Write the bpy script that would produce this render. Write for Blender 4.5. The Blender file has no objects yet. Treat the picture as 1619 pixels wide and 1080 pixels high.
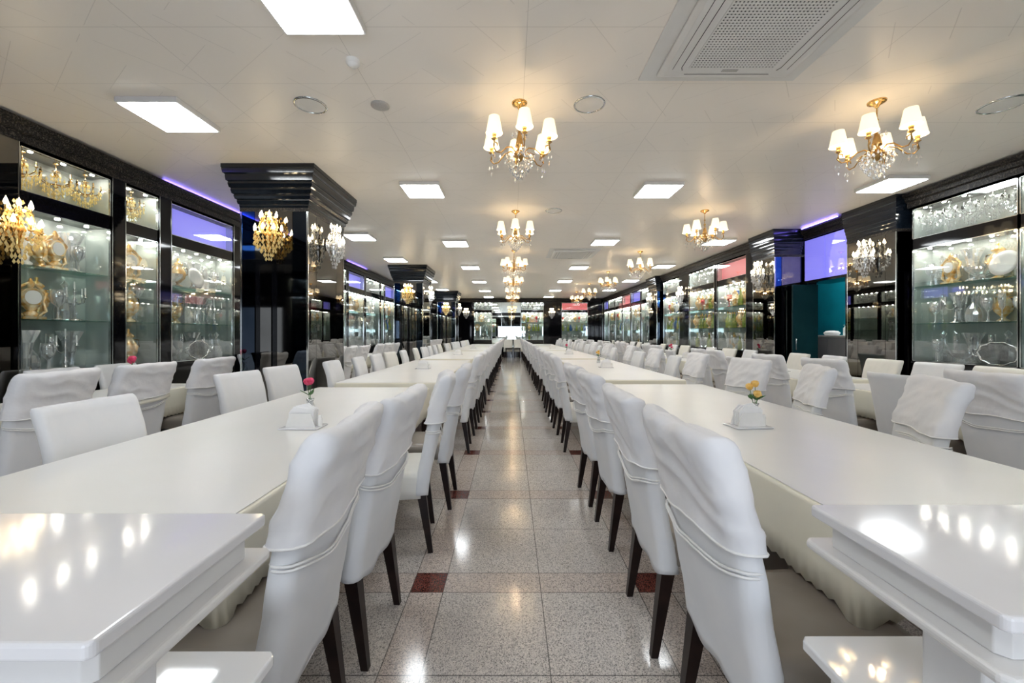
import bpy, math, random
from mathutils import Vector, noise, Matrix
random.seed(7)
S = bpy.context.scene
COL = S.collection
PI = math.pi
# ---------------- camera, world, exposure ----------------
F = 640.0; X0 = 808.0; Y0 = 527.0; CH = 1.3; CEIL = 3.2
cd = bpy.data.cameras.new('camera'); cam = bpy.data.objects.new('camera', cd); COL.objects.link(cam)
cam.location = (0, 0, CH); cam.rotation_euler = (PI/2, 0, 0)
cd.sensor_width = 36; cd.lens = F/1619*36; cd.clip_start = .02; cd.clip_end = 100
cd.shift_x = (809.5-X0)/1619; cd.shift_y = -(540-Y0)/1619
S.camera = cam
w = bpy.data.worlds.new('world'); S.world = w; w.use_nodes = True
w.node_tree.nodes['Background'].inputs[0].default_value = (.8, .85, 1, 1)
w.node_tree.nodes['Background'].inputs[1].default_value = .3
S.view_settings.view_transform = 'Standard'; S.view_settings.look = 'None'
S.view_settings.gamma = 1; S.view_settings.use_curve_mapping = False
S.view_settings.exposure = 0.3
PANEL_E = 17.0      # ceiling LED panels
SHADE_E = 5.0       # chandelier shades
BULB_W = 17.0       # warm lamp inside each chandelier
STRIP_E = 330.0       # vitrine strips
def area(name, loc, sx, sy, power, color, rot=(0, 0, 0)):
    l = bpy.data.lights.new(name, 'AREA'); l.shape = 'RECTANGLE'; l.size = sx; l.size_y = sy
    l.energy = power; l.color = color
    o = bpy.data.objects.new(name, l); COL.objects.link(o); o.location = loc; o.rotation_euler = rot
    return o
# added cool fill light behind the camera; no opening is modelled there
area('added_rear_fill', (.1, -3.3, 1.35), 3.2, 1.5, 85, (.80, .88, 1), (PI/2, 0, 0))

# ---------------- materials ----------------
M = {}
def mat(name, col=(.8, .8, .8), rough=.5, metal=0, emit=None, es=0, spec=.5, coat=0, trans=0):
    m = bpy.data.materials.new(name); m.use_nodes = True
    b = m.node_tree.nodes['Principled BSDF']
    b.inputs['Base Color'].default_value = (*col, 1); b.inputs['Roughness'].default_value = rough
    b.inputs['Metallic'].default_value = metal; b.inputs['Specular IOR Level'].default_value = spec
    b.inputs['Coat Weight'].default_value = coat; b.inputs['Coat Roughness'].default_value = .05
    b.inputs['Transmission Weight'].default_value = trans
    if emit: b.inputs['Emission Color'].default_value = (*emit, 1); b.inputs['Emission Strength'].default_value = es
    M[name] = m
    return m
def nd(m, t, **kw):
    n = m.node_tree.nodes.new(t)
    for k, v in kw.items(): setattr(n, k, v)
    return n
def lk(m, a, b): m.node_tree.links.new(a, b)
def noise_tint(m, scale, c1, c2, bump=0, detail=3, lo=.35, hi=.65, bscale=None):
    nt = m.node_tree; b = nt.nodes['Principled BSDF']
    tc = nd(m, 'ShaderNodeTexCoord'); n = nd(m, 'ShaderNodeTexNoise'); n.inputs['Scale'].default_value = scale; n.inputs['Detail'].default_value = detail
    lk(m, tc.outputs['Object'], n.inputs['Vector'])
    r = nd(m, 'ShaderNodeValToRGB'); r.color_ramp.elements[0].position = lo; r.color_ramp.elements[1].position = hi
    r.color_ramp.elements[0].color = (*c1, 1); r.color_ramp.elements[1].color = (*c2, 1)
    lk(m, n.outputs['Fac'], r.inputs['Fac']); lk(m, r.outputs['Color'], b.inputs['Base Color'])
    if bump:
        n2 = n
        if bscale:
            n2 = nd(m, 'ShaderNodeTexNoise'); n2.inputs['Scale'].default_value = bscale; lk(m, tc.outputs['Object'], n2.inputs['Vector'])
        bp = nd(m, 'ShaderNodeBump'); bp.inputs['Strength'].default_value = bump; bp.inputs['Distance'].default_value = .01
        lk(m, n2.outputs['Fac'], bp.inputs['Height']); lk(m, bp.outputs['Normal'], b.inputs['Normal'])
noise_tint(mat('white_cover', rough=.75, spec=.3), 4, (.69, .71, .74), (.74, .75, .77), .25, bscale=9)
noise_tint(mat('cap_cloth', rough=.7, spec=.3), 6, (.72, .73, .76), (.78, .78, .80), .45, bscale=16)
noise_tint(mat('cream_cover', rough=.75, spec=.3), 5, (.70, .70, .66), (.75, .74, .70), .25, bscale=10)
noise_tint(mat('piping', rough=.6), 30, (.78, .78, .77), (.82, .82, .81))
noise_tint(mat('cream_cloth', rough=.38, spec=.45), 3, (.76, .735, .62), (.80, .775, .67), .05, bscale=30)
noise_tint(mat('table_vinyl', rough=.3, spec=.5), 2, (.74, .745, .73), (.77, .77, .76), .04, bscale=12)
noise_tint(mat('seat_vinyl', rough=.3), 3, (.21, .185, .16), (.29, .26, .23), .1, bscale=12)
noise_tint(mat('dark_wood', rough=.35, spec=.25), 12, (.008, .004, .004), (.018, .009, .007))
noise_tint(mat('honey_wood', rough=.4), 9, (.30, .13, .04), (.45, .22, .08))
noise_tint(mat('white_marble', rough=.1, spec=.35), 3, (.68, .68, .70), (.74, .74, .76))
noise_tint(mat('white_lacquer', rough=.3), 3, (.66, .655, .65), (.70, .695, .69))
noise_tint(mat('ledge_gloss', rough=.04, coat=1), 3, (.78, .80, .82), (.82, .83, .85))
noise_tint(mat('black_gloss', rough=.05, spec=.4), 60, (.002, .002, .003), (.010, .011, .014), lo=.5, hi=.8)
noise_tint(mat('black_fluted', rough=.10, spec=.6), 30, (.003, .005, .009), (.008, .012, .018))
noise_tint(mat('flecked_trim', rough=.3, spec=.3), 70, (.004, .004, .004), (.10, .085, .07), .8, lo=.5, hi=.72)
noise_tint(mat('gold', rough=.22, metal=1), 25, (.65, .38, .12), (.9, .62, .25))
noise_tint(mat('brass', rough=.28, metal=1), 25, (.42, .24, .08), (.62, .40, .16))
noise_tint(mat('silver', rough=.15, metal=1), 25, (.75, .75, .76), (.9, .9, .9))
noise_tint(mat('chrome', rough=.12, metal=1), 25, (.6, .63, .62), (.72, .75, .74))
noise_tint(mat('mirror', metal=1, rough=.01), 2, (.74, .82, .80), (.78, .85, .83))
noise_tint(mat('cabinet_mirror', metal=.62, rough=.015, spec=.9), 2, (.62, .69, .67), (.70, .76, .74))
noise_tint(mat('blue_mirror', metal=1, rough=.02), 2, (.01, .05, .22), (.03, .10, .34))
noise_tint(mat('smoke_mirror', metal=1, rough=.015), 2, (.20, .19, .17), (.25, .24, .22))
noise_tint(mat('dark_mirror', metal=1, rough=.015), 2, (.035, .05, .07), (.06, .075, .10))
noise_tint(mat('porcelain', rough=.15), 8, (.82, .82, .80), (.9, .89, .87))
noise_tint(mat('gold_porcelain', rough=.2, metal=.5), 25, (.85, .48, .14), (.92, .80, .55), lo=.4, hi=.6)
noise_tint(mat('green_glass', rough=.08, trans=.2), 25, (.18, .30, .05), (.45, .45, .10))
noise_tint(mat('blue_glass', rough=.08), 20, (.02, .06, .22), (.05, .16, .40))
noise_tint(mat('red_glass', rough=.1), 20, (.40, .02, .03), (.6, .08, .08))
noise_tint(mat('ceiling_plastic', rough=.35), 5, (.74, .73, .70), (.78, .77, .74))
noise_tint(mat('grille_dark', rough=.6), 5, (.02, .02, .02), (.05, .045, .04))
noise_tint(mat('speaker_mesh', rough=.7), 400, (.38, .37, .35), (.6, .58, .55))
noise_tint(mat('teal_wall', rough=.45), 2, (.0, .13, .18), (.0, .18, .24))
noise_tint(mat('dark_teal', rough=.2), 2, (.008, .035, .042), (.012, .05, .058))
noise_tint(mat('grey_laminate', rough=.35), 3, (.42, .42, .45), (.5, .5, .53))
noise_tint(mat('back_paint', rough=.6), 2, (.50, .47, .42), (.56, .53, .48))
noise_tint(mat('leaf', rough=.5), 20, (.03, .11, .03), (.07, .2, .05))
noise_tint(mat('rose', rough=.6), 40, (.55, .02, .08), (.8, .08, .2))
noise_tint(mat('yellow_flower', rough=.6), 40, (.75, .42, .08), (.9, .62, .2))
noise_tint(mat('tissue', rough=.9), 9, (.86, .86, .87), (.9, .9, .9), .3, bscale=20)
mat('led', (.9, .9, .9), .5, emit=(.93, .97, 1), es=PANEL_E)
mat('strip', (.9, .9, .9), .5, emit=(1, .93, .82), es=STRIP_E)
mat('shade', (.9, .85, .72), .8, emit=(1, .80, .52), es=.95)
mat('bulb', (.9, .9, .9), .4, emit=(1, .8, .5), es=30)
mat('violet_lit', (.3, .3, .7), .3, emit=(.25, .22, .95), es=.75)
mat('red_lit', (.7, .3, .3), .3, emit=(.9, .16, .2), es=.55)
mat('violet_strip', (.3, .3, .7), .3, emit=(.22, .16, 1), es=14)
mat('daylight_pane', (.8, .8, .8), .3, emit=(.85, .92, 1), es=1.7)
def glassy(name, tint, gl, refl, lo, hi, diff=0):
    m = bpy.data.materials.new(name); m.use_nodes = True; nt = m.node_tree; nt.nodes.clear()
    out = nd(m, 'ShaderNodeOutputMaterial'); mix = nd(m, 'ShaderNodeMixShader')
    tr = nd(m, 'ShaderNodeBsdfTransparent'); tr.inputs[0].default_value = (*tint, 1)
    g = nd(m, 'ShaderNodeBsdfGlossy'); g.inputs['Roughness'].default_value = gl; g.inputs[0].default_value = (*refl, 1)
    lw = nd(m, 'ShaderNodeLayerWeight'); lw.inputs['Blend'].default_value = .4
    mr = nd(m, 'ShaderNodeMapRange'); mr.inputs['To Min'].default_value = lo; mr.inputs['To Max'].default_value = hi
    lk(m, lw.outputs['Facing'], mr.inputs['Value']); lk(m, mr.outputs['Result'], mix.inputs[0])
    lk(m, tr.outputs[0], mix.inputs[1])
    if diff:
        d = nd(m, 'ShaderNodeBsdfDiffuse'); d.inputs[0].default_value = (*refl, 1); m2 = nd(m, 'ShaderNodeMixShader'); m2.inputs[0].default_value = diff
        lk(m, g.outputs[0], m2.inputs[1]); lk(m, d.outputs[0], m2.inputs[2]); lk(m, m2.outputs[0], mix.inputs[2])
    else: lk(m, g.outputs[0], mix.inputs[2])
    lk(m, mix.outputs[0], out.inputs[0]); M[name] = m
glassy('pane', (.97, .99, .985), .01, (1, 1, 1), .02, .28)
glassy('shelf_glass', (.80, .92, .88), .02, (.8, .95, .9), .12, .6)
glassy('crystal', (.84, .87, .89), .05, (1, 1, 1), .35, .98, .35)
glassy('amber_crystal', (1, .92, .65), .15, (1, .84, .42), .6, .95, .7)

def mnode(m, op, a, b=None):
    n = nd(m, 'ShaderNodeMath', operation=op)
    for i, v in enumerate((a, b)):
        if v is None: continue
        if isinstance(v, (int, float)): n.inputs[i].default_value = v
        else: lk(m, v, n.inputs[i])
    return n.outputs[0]
def floor_material():
    m = mat('granite_floor', rough=.12, spec=.6); b = m.node_tree.nodes['Principled BSDF']
    tc = nd(m, 'ShaderNodeTexCoord'); sp = nd(m, 'ShaderNodeSeparateXYZ'); lk(m, tc.outputs['Object'], sp.inputs[0])
    P, ST, T = 1.15, .165, .4925
    def axis(out, off):
        t = mnode(m, 'MULTIPLY', mnode(m, 'FRACT', mnode(m, 'DIVIDE', mnode(m, 'ADD', out, 50*P-off), P)), P)
        strip = mnode(m, 'LESS_THAN', t, ST); seam = None
        for c in (0, ST, ST+T, P):
            s = mnode(m, 'LESS_THAN', mnode(m, 'ABSOLUTE', mnode(m, 'SUBTRACT', t, c)), .0022)
            seam = s if seam is None else mnode(m, 'MAXIMUM', seam, s)
        return strip, seam
    sx, mx = axis(sp.outputs[0], .643); sy, my = axis(sp.outputs[1], 2.03)
    n1 = nd(m, 'ShaderNodeTexVoronoi'); n1.inputs['Scale'].default_value = 250
    lk(m, tc.outputs['Object'], n1.inputs['Vector'])
    r = nd(m, 'ShaderNodeValToRGB'); e = r.color_ramp.elements
    e[0].position = .10; e[0].color = (.20, .19, .185, 1); e[1].position = .85; e[1].color = (.80, .77, .73, 1)
    x = r.color_ramp.elements.new(.42); x.color = (.56, .54, .52, 1)
    lk(m, n1.outputs['Color'], r.inputs[0])
    n2 = nd(m, 'ShaderNodeTexNoise'); n2.inputs['Scale'].default_value = 1.3; lk(m, tc.outputs['Object'], n2.inputs['Vector'])
    r2 = nd(m, 'ShaderNodeValToRGB'); r2.color_ramp.elements[0].color = (.90, .84, .80, 1); r2.color_ramp.elements[1].color = (1, 1, 1, 1)
    lk(m, n2.outputs['Fac'], r2.inputs[0])
    def mixc(fac, a, c, mode='MIX'):
        n = nd(m, 'ShaderNodeMix', data_type='RGBA', blend_type=mode)
        if isinstance(fac, (int, float)): n.inputs[0].default_value = fac
        else: lk(m, fac, n.inputs[0])
        for i, v in ((6, a), (7, c)):
            if isinstance(v, tuple): n.inputs[i].default_value = (*v, 1)
            else: lk(m, v, n.inputs[i])
        return n.outputs[2]
    c = mixc(1, r.outputs[0], r2.outputs[0], 'MULTIPLY')
    anyst = mnode(m, 'MAXIMUM', sx, sy)
    c = mixc(mnode(m, 'MULTIPLY', anyst, .5), c, mixc(1, c, (.98, .86, .80), 'MULTIPLY'))
    redn = nd(m, 'ShaderNodeValToRGB'); redn.color_ramp.elements[0].color = (.05, .014, .012, 1); redn.color_ramp.elements[1].color = (.22, .07, .055, 1)
    redn.color_ramp.elements[0].position = .35; redn.color_ramp.elements[1].position = .65; lk(m, n1.outputs['Color'], redn.inputs[0])
    c = mixc(mnode(m, 'MULTIPLY', sx, sy), c, redn.outputs[0])
    c = mixc(mnode(m, 'MULTIPLY', mnode(m, 'MAXIMUM', mx, my), .75), c, (.05, .045, .045))
    lk(m, c, b.inputs['Base Color'])
floor_material()
def ceiling_material():
    m = mat('ceiling_panels', rough=.38, spec=.4); b = m.node_tree.nodes['Principled BSDF']
    tc = nd(m, 'ShaderNodeTexCoord'); sp = nd(m, 'ShaderNodeSeparateXYZ'); lk(m, tc.outputs['Object'], sp.inputs[0])
    def seam(out, P, off, wd):
        t = mnode(m, 'MULTIPLY', mnode(m, 'FRACT', mnode(m, 'DIVIDE', mnode(m, 'ADD', out, 50*P-off), P)), P)
        return mnode(m, 'MAXIMUM', mnode(m, 'LESS_THAN', t, wd), mnode(m, 'GREATER_THAN', t, P-wd))
    s = mnode(m, 'MAXIMUM', seam(sp.outputs[1], .57, 2.51, .0016), seam(sp.outputs[0], 1.2, .1, .0016))
    d1 = mnode(m, 'ADD', sp.outputs[0], mnode(m, 'MULTIPLY', sp.outputs[1], 1.4)); d2 = mnode(m, 'SUBTRACT', sp.outputs[0], mnode(m, 'MULTIPLY', sp.outputs[1], .8))
    n = nd(m, 'ShaderNodeTexNoise'); n.inputs['Scale'].default_value = 2.2; lk(m, tc.outputs['Object'], n.inputs['Vector'])
    msk = mnode(m, 'GREATER_THAN', n.outputs['Fac'], .5); msk2 = mnode(m, 'LESS_THAN', n.outputs['Fac'], .47)
    dg = mnode(m, 'MAXIMUM', mnode(m, 'MULTIPLY', seam(d1, .43, 0, .003), msk), mnode(m, 'MULTIPLY', seam(d2, .37, 0, .003), msk2))
    bp = nd(m, 'ShaderNodeBump'); bp.inputs['Strength'].default_value = .6; bp.inputs['Distance'].default_value = .006
    lk(m, mnode(m, 'ADD', mnode(m, 'MULTIPLY', dg, .9), mnode(m, 'MULTIPLY', n.outputs['Fac'], 1.2)), bp.inputs['Height']); lk(m, bp.outputs[0], b.inputs['Normal'])
    mx = nd(m, 'ShaderNodeMix', data_type='RGBA'); lk(m, mnode(m, 'MAXIMUM', mnode(m, 'MULTIPLY', s, .6), mnode(m, 'MULTIPLY', dg, .32)), mx.inputs[0])
    mx.inputs[6].default_value = (.92, .865, .79, 1); mx.inputs[7].default_value = (.48, .44, .39, 1); lk(m, mx.outputs[2], b.inputs['Base Color'])
ceiling_material()

# ---------------- mesh helpers ----------------
class MB:
    def __init__(s): s.v = []; s.f = []; s.sm = []
    def box(s, x0, x1, y0, y1, z0, z1):
        n = len(s.v)
        s.v += [(x, y, z) for z in (z0, z1) for y in (y0, y1) for x in (x0, x1)]
        for f in ((0, 2, 3, 1), (4, 5, 7, 6), (0, 1, 5, 4), (2, 6, 7, 3), (0, 4, 6, 2), (1, 3, 7, 5)):
            s.f.append(tuple(n+i for i in f)); s.sm.append(False)
        return s
    def loft(s, rings, close=True, caps=True, smooth=True):
        n = len(s.v); k = len(rings[0])
        for r in rings: s.v += [tuple(p) for p in r]
        for i in range(len(rings)-1):
            for j in range(k if close else k-1):
                a = n+i*k+j; b = n+i*k+(j+1) % k
                s.f.append((a, b, b+k, a+k)); s.sm.append(smooth)
        if caps:
            s.f.append(tuple(n+j for j in reversed(range(k)))); s.sm.append(False)
            s.f.append(tuple(n+(len(rings)-1)*k+j for j in range(k))); s.sm.append(False)
        return s
    def lathe(s, prof, seg=16, c=(0, 0, 0), caps=False, smooth=True, flute=0, fn=0):
        rings = []
        for r, z in prof:
            r = max(r, .0004)
            rings.append([(c[0]+r*(1+flute*math.cos(fn*2*PI*j/seg))*math.cos(2*PI*j/seg), c[1]+r*(1+flute*math.cos(fn*2*PI*j/seg))*math.sin(2*PI*j/seg), c[2]+z) for j in range(seg)])
        return s.loft(rings, True, caps, smooth)
    def tube(s, pts, r, seg=6, caps=True):
        pts = [Vector(p) for p in pts]; rings = []
        closed = (pts[0]-pts[-1]).length < 1e-6
        for i, p in enumerate(pts):
            if closed: t = (pts[1]-pts[-2])if i in (0, len(pts)-1) else pts[i+1]-pts[i-1]
            else: t = pts[min(i+1, len(pts)-1)]-pts[max(i-1, 0)]
            t.normalize(); up = Vector((0, 0, 1)) if abs(t.z) < .95 else Vector((1, 0, 0))
            a = t.cross(up).normalized(); b = a.cross(t)
            rr = r[i] if isinstance(r, (list, tuple)) else r
            rings.append([p+a*rr*math.cos(2*PI*j/seg)+b*rr*math.sin(2*PI*j/seg) for j in range(seg)])
        return s.loft(rings, True, caps and not closed)
    def drop(s, x, y, z, r=.007, h=.03):      # faceted crystal drop hanging from z
        n = len(s.v); s.v += [(x, y, z), (x, y, z-h)] + [(x+r*math.cos(a), y+r*math.sin(a), z-h*.62) for a in (0, PI/2, PI, 3*PI/2)]
        for j in range(4):
            a = n+2+j; b = n+2+(j+1) % 4
            s.f += [(n, a, b), (n+1, b, a)]; s.sm += [False, False]
        return s
    def mesh(s, name, m):
        me = bpy.data.meshes.new(name); me.from_pydata(s.v, [], s.f); me.polygons.foreach_set('use_smooth', s.sm)
        me.materials.append(M[m]); me.update(); return me
    def obj(s, name, m, parent=None, bevel=0, seg=2, solid=0):
        o = bpy.data.objects.new(name, s.mesh(name, m)); COL.objects.link(o)
        if parent: o.parent = parent
        if solid:
            d = o.modifiers.new('solid', 'SOLIDIFY'); d.thickness = solid; d.offset = 0
        if bevel:
            d = o.modifiers.new('bevel', 'BEVEL'); d.width = bevel; d.segments = seg; d.limit_method = 'ANGLE'
        return o
def B(*a): return MB().box(*a)
def tag(o, label, cat, group=None):
    o['label'] = label; o['category'] = cat
    if group: o['group'] = group
    return o
def thing(name, label, cat, loc=(0, 0, 0), rz=0, group=None):
    o = bpy.data.objects.new(name, None); COL.objects.link(o); o.empty_display_size = .1
    o.location = loc; o.rotation_euler = (0, 0, rz)
    return tag(o, label, cat, group)
def struct(name, mb, m, bevel=0):
    o = mb.obj(name, m, None, bevel); o['kind'] = 'structure'; return o
def copy_tree(o, parent=None, kids=None):
    c = o.copy(); COL.objects.link(c)
    if parent: c.parent = parent
    for ch in KIDS.get(o.name, []) if kids is None else kids: copy_tree(ch, c)
    return c
KIDS = {}
def freeze(o):
    KIDS[o.name] = list(o.children)
    for c in o.children: freeze(c)
def place(proto, loc, rz, label, group=None, sc=None):
    if not proto.get('_used'):
        proto['_used'] = 1; c = proto
    else: c = copy_tree(proto)
    USED.add(proto); c.location = loc; c.rotation_euler = (0, 0, rz); c['label'] = label
    if group: c['group'] = group
    if sc: c.scale = (sc, sc, sc)
    return c
USED = set()
ORDF = ['first', 'second', 'third', 'fourth', 'fifth', 'sixth', 'seventh', 'eighth', 'ninth', 'tenth', 'eleventh', 'twelfth', 'thirteenth', 'fourteenth', 'fifteenth', 'sixteenth', 'seventeenth', 'eighteenth', 'nineteenth', 'twentieth']
ORD = ['nearest', 'second', 'third', 'fourth', 'fifth', 'sixth', 'seventh', 'eighth', 'ninth', 'tenth', 'eleventh', 'twelfth', 'thirteenth', 'fourteenth', 'fifteenth', 'sixteenth', 'seventeenth', 'eighteenth', 'nineteenth', 'twentieth', 'twenty-first', 'twenty-second', 'twenty-third', 'twenty-fourth', 'twenty-fifth', 'twenty-sixth', 'twenty-seventh', 'twenty-eighth']

# ---------------- room shell ----------------
YB, YF = -3.6, 22.0; XL, XR = -4.33, 5.0       # cabinet faces
struct('floor', B(-5, 8, YB-.2, YF+.6, -.1, 0), 'granite_floor')
struct('ceiling', B(-5, 8, YB-.2, YF+.6, CEIL, CEIL+.1), 'ceiling_panels')
struct('wall_left', B(-5, -4.8, YB, YF+.5, 0, CEIL), 'black_gloss')
struct('wall_far', B(-4.8, 5.9, YF+.42, YF+.6, 0, CEIL), 'black_gloss')
struct('wall_near', B(-5, 8, YB-.2, YB, 0, CEIL), 'black_gloss')
wr = MB().box(5.85, 6.0, YB, 6.35, 0, CEIL).box(5.45, 6.0, 7.95, YF+.5, 0, CEIL)
struct('wall_right', wr, 'black_gloss')
struct('wall_annex', MB().box(7.0, 7.1, 5.0, 11, 0, CEIL).box(6.0, 7.0, 10.0, 10.1, 0, CEIL).box(6.0, 7.0, 5.5, 5.6, 0, CEIL), 'teal_wall')

# cornices run along each wall
def cornice(name, axis, c, d, a, b):
    # axis 'y': runs along y at x=c stepping outwards by d (sign)
    prof = [(.0, 2.99), (.02, 2.99), (.02, 3.06), (.05, 3.075), (.055, 3.12), (.09, 3.14), (.09, 3.172), (.0, 3.172)]
    mb = MB(); rings = []
    for t in (a, b):
        rings.append([(c+d*p, t, z) if axis == 'y' else (t, c+d*p, z) for p, z in prof])
    mb.loft(rings, True, True, False)
    return struct(name, mb, 'flecked_trim')
cornice('trim_1', 'y', XL, 1, YB, YF)
cornice('trim_2', 'y', 5.40, -1, YB, 5.50)
cornice('trim_3', 'y', 5.33, -1, 6.42, 7.35)
cornice('trim_4', 'y', XR, -1, 8.1, YF)
cornice('trim_5', 'x', YF-.05, -1, XL+.1, XR-.1)

# ---------------- display cabinets ----------------
def P(axis, face, out, u0, u1, d0, d1, z0, z1):
    """box in wall coordinates: u along the wall, d depth behind the face (positive = into the wall)"""
    a, b = sorted((face-out*d0, face-out*d1))
    return (a, b, u0, u1, z0, z1) if axis == 'y' else (u0, u1, a, b, z0, z1)
ZB, ZM0, ZM1, ZT = .93, 2.42, 2.56, 2.96
SHELVES = (1.43, 1.92)
def cabinet(axis, face, out, u0, u1, label, upper='clear', lit=True):
    t = thing('display_cabinet', label, 'cabinet', (face, (u0+u1)/2, 0) if axis == 'y' else ((u0+u1)/2, face, 0))
    inv = Matrix.Translation(-t.location)
    def add(mb, name, m, par=t, **k):
        L = t.location
        mb.v = [(x-L.x, y-L.y, z-L.z) for x, y, z in mb.v]
        return mb.obj(name, m, par, **k)
    q = lambda *a: P(axis, face, out, *a)
    D = .27
    fr = MB().box(*q(u0, u1, .0, .05, ZT, 2.99)).box(*q(u0, u1, .0, D, ZM0, ZM1)).box(*q(u0, u1, .0, .05, ZM0-.0, ZM0))
    for (a, b) in ((u0, u0+.012), (u1-.012, u1)): fr.box(*q(a, b, .0, D, ZB, ZT))
    fr.box(*q(u0, u1, .0, D, ZT, ZT+.03))
    add(fr, 'frame', 'black_gloss')
    for (a, b) in ((u0+.0122, u0+.015), (u1-.015, u1-.0122)):
        for z0, z1 in ((ZB, ZM0), (ZM1, ZT)): add(MB().box(*q(a, b, .012, D-.012, z0+.001, z1-.001)), 'side_lining', 'cabinet_mirror')
    add(MB().box(*q(u0, u1, .01, D, 0, ZB-.03)).box(*q(u0, u1, -.015, D, ZB-.03, ZB)), 'base', 'black_gloss')
    add(MB().box(*q(u0+.012, u1-.012, D-.01, D, ZB, ZM0)).box(*q(u0+.012, u1-.012, D-.01, D, ZM1, ZT)), 'mirror_back', 'cabinet_mirror')
    for z in SHELVES:
        add(MB().box(*q(u0+.014, u1-.014, .02, D-.012, z-.01, z)), 'shelf', 'shelf_glass')
    n = max(1, round((u1-u0)/.42)); 
    for i in range(n):
        a = u0+.012+(u1-u0-.024)*i/n; b = u0+.012+(u1-u0-.024)*(i+1)/n
        g = add(MB().box(*q(a+.002, b-.002, .004, .009, ZB+.005, ZM0-.005)), 'glass_door', 'pane')
    add(MB().box(*q(u0+.014, u1-.014, .004, .009, ZM1+.005, ZT-.005)), 'transom_glass', 'pane')
    ch = MB()
    for z0, z1 in ((ZB, ZM0), (ZM1, ZT)):
        for a, b in ((u0+.004, u0+.014), (u1-.014, u1-.004)): ch.box(*q(a, b, -.004, .012, z0, z1))
        for z in (z0, z1-.008): ch.box(*q(u0+.004, u1-.004, -.004, .012, z, z+.008))
    add(ch, 'glazing_bead', 'chrome')
    if lit:
        ns = max(2, round((u1-u0)/.24))
        for k in range(ns):
            uu = u0+(u1-u0)*(k+.5)/ns
            for zz, dd in ((ZM0, .12), (ZT, .06)):
                if zz == ZT and upper != 'clear': continue
                bx = q(uu-.001, uu+.001, dd, dd+.002, zz-.012, zz); cx_, cy_ = (bx[0]+bx[1])/2, (bx[2]+bx[3])/2
                add(MB().lathe([(0, zz-.008), (.016, zz-.008), (.018, zz-.002), (0, zz-.001)], 10, (cx_, cy_, 0)), 'spotlight', 'strip')
    if upper in ('violet', 'red'):
        add(MB().box(*q(u0+.016, u1-.016, .10, .12, ZM1+.01, ZT-.025)), 'backlit_panel', upper+'_lit')
    return t
def pilaster(axis, face, out, u0, u1, label, m='black_gloss', over=.012):
    q = lambda *a: P(axis, face, out, *a)
    t = thing('pilaster', label, 'pilaster', (face, (u0+u1)/2, 0) if axis == 'y' else ((u0+u1)/2, face, 0))
    L = t.location
    mb = MB().box(*q(u0, u1, -over, .40, 0.12, 2.985)); mb.v = [(x-L.x, y-L.y, z) for x, y, z in mb.v]; mb.obj('panel', m, t)
    mb = MB().box(*q(u0, u1, -over-.012, .40, 0, .12)); mb.v = [(x-L.x, y-L.y, z) for x, y, z in mb.v]; mb.obj('plinth', 'black_gloss', t)
    for a, b in ((u0, u0+.006), (u1-.006, u1)):
        mb = MB().box(*q(a, b, -over-.004, -over, .12, 2.985))
        mb.v = [(x-L.x, y-L.y, z) for x, y, z in mb.v]; mb.obj('edge_bead', 'chrome', t)
    return t

# ---------------- display wares (prototypes) ----------------
WARES = {}
def ware(key, name, mbs, label, cat):
    """mbs: [(partname, mb, material)...]; one entry -> a single mesh thing"""
    t = bpy.data.objects.new(name, None); COL.objects.link(t)
    for pn, mb, m in mbs: mb.obj(pn, m, t)
    if len(mbs) == 1:
        c = t.children[0]; c.parent = None; bpy.data.objects.remove(t); t = c; t.name = name
    t['category'] = cat; t['_lab'] = label; freeze(t); WARES[key] = t
GOB = [(.032, 0), (.034, .004), (.006, .012), (.005, .075), (.012, .085), (.032, .11), (.038, .145), (.034, .185), (.031, .185), (.035, .145), (.028, .112), (.002, .095)]
ware('goblet', 'crystal_goblet', [('goblet', MB().lathe(GOB, 12), 'crystal')], 'clear crystal goblet', 'goblet')
ware('flute', 'champagne_flute', [('flute', MB().lathe([(.03, 0), (.03, .004), (.005, .01), (.004, .1), (.018, .13), (.024, .2), (.021, .27), (.018, .27), (.02, .2), (.002, .125)], 12), 'crystal')], 'tall champagne flute', 'glass')
ware('vase', 'crystal_vase', [('vase', MB().lathe([(.05, 0), (.055, .01), (.025, .04), (.03, .12), (.05, .24), (.085, .33), (.08, .335), (.045, .24), (.02, .1)], 20, flute=.06, fn=10, smooth=False), 'crystal')], 'flared crystal vase', 'vase')
ware('bowl', 'crystal_bowl', [('bowl', MB().lathe([(.05, 0), (.055, .008), (.025, .025), (.025, .05), (.08, .075), (.125, .13), (.135, .165), (.128, .165), (.115, .13), (.05, .075)], 24, flute=.05, fn=12, smooth=False), 'crystal')], 'footed crystal bowl', 'bowl')
ware('decanter', 'decanter', [('bottle', MB().lathe([(.055, 0), (.06, .01), (.065, .08), (.05, .14), (.018, .19), (.016, .24), (.026, .25), (.022, .25)], 12, smooth=False), 'crystal'), ('stopper', MB().lathe([(.014, .245), (.01, .26), (.026, .29), (.0, .325)], 8, smooth=False), 'crystal')], 'faceted crystal decanter', 'decanter')
pl = MB()
rings = []
for r, x in ((.0, 0), (.07, .0), (.085, .008), (.13, .02), (.132, .023), (.085, .014), (.0, .008)):
    rings.append([(x-.0+(.13*.25-r*math.sin(2*PI*j/24)*.25), r*math.cos(2*PI*j/24), .15+r*math.sin(2*PI*j/24)) for j in range(24)])
pl.loft(rings, True, False)
std = MB().tube([(.05, -.04, 0), (.0, -.04, .0), (.045, -.04, .09)], .004, 5).tube([(.05, .04, 0), (.0, .04, .0), (.045, .04, .09)], .004, 5).tube([(.02, -.04, .0), (.02, .04, .0)], .004, 5)
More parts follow.
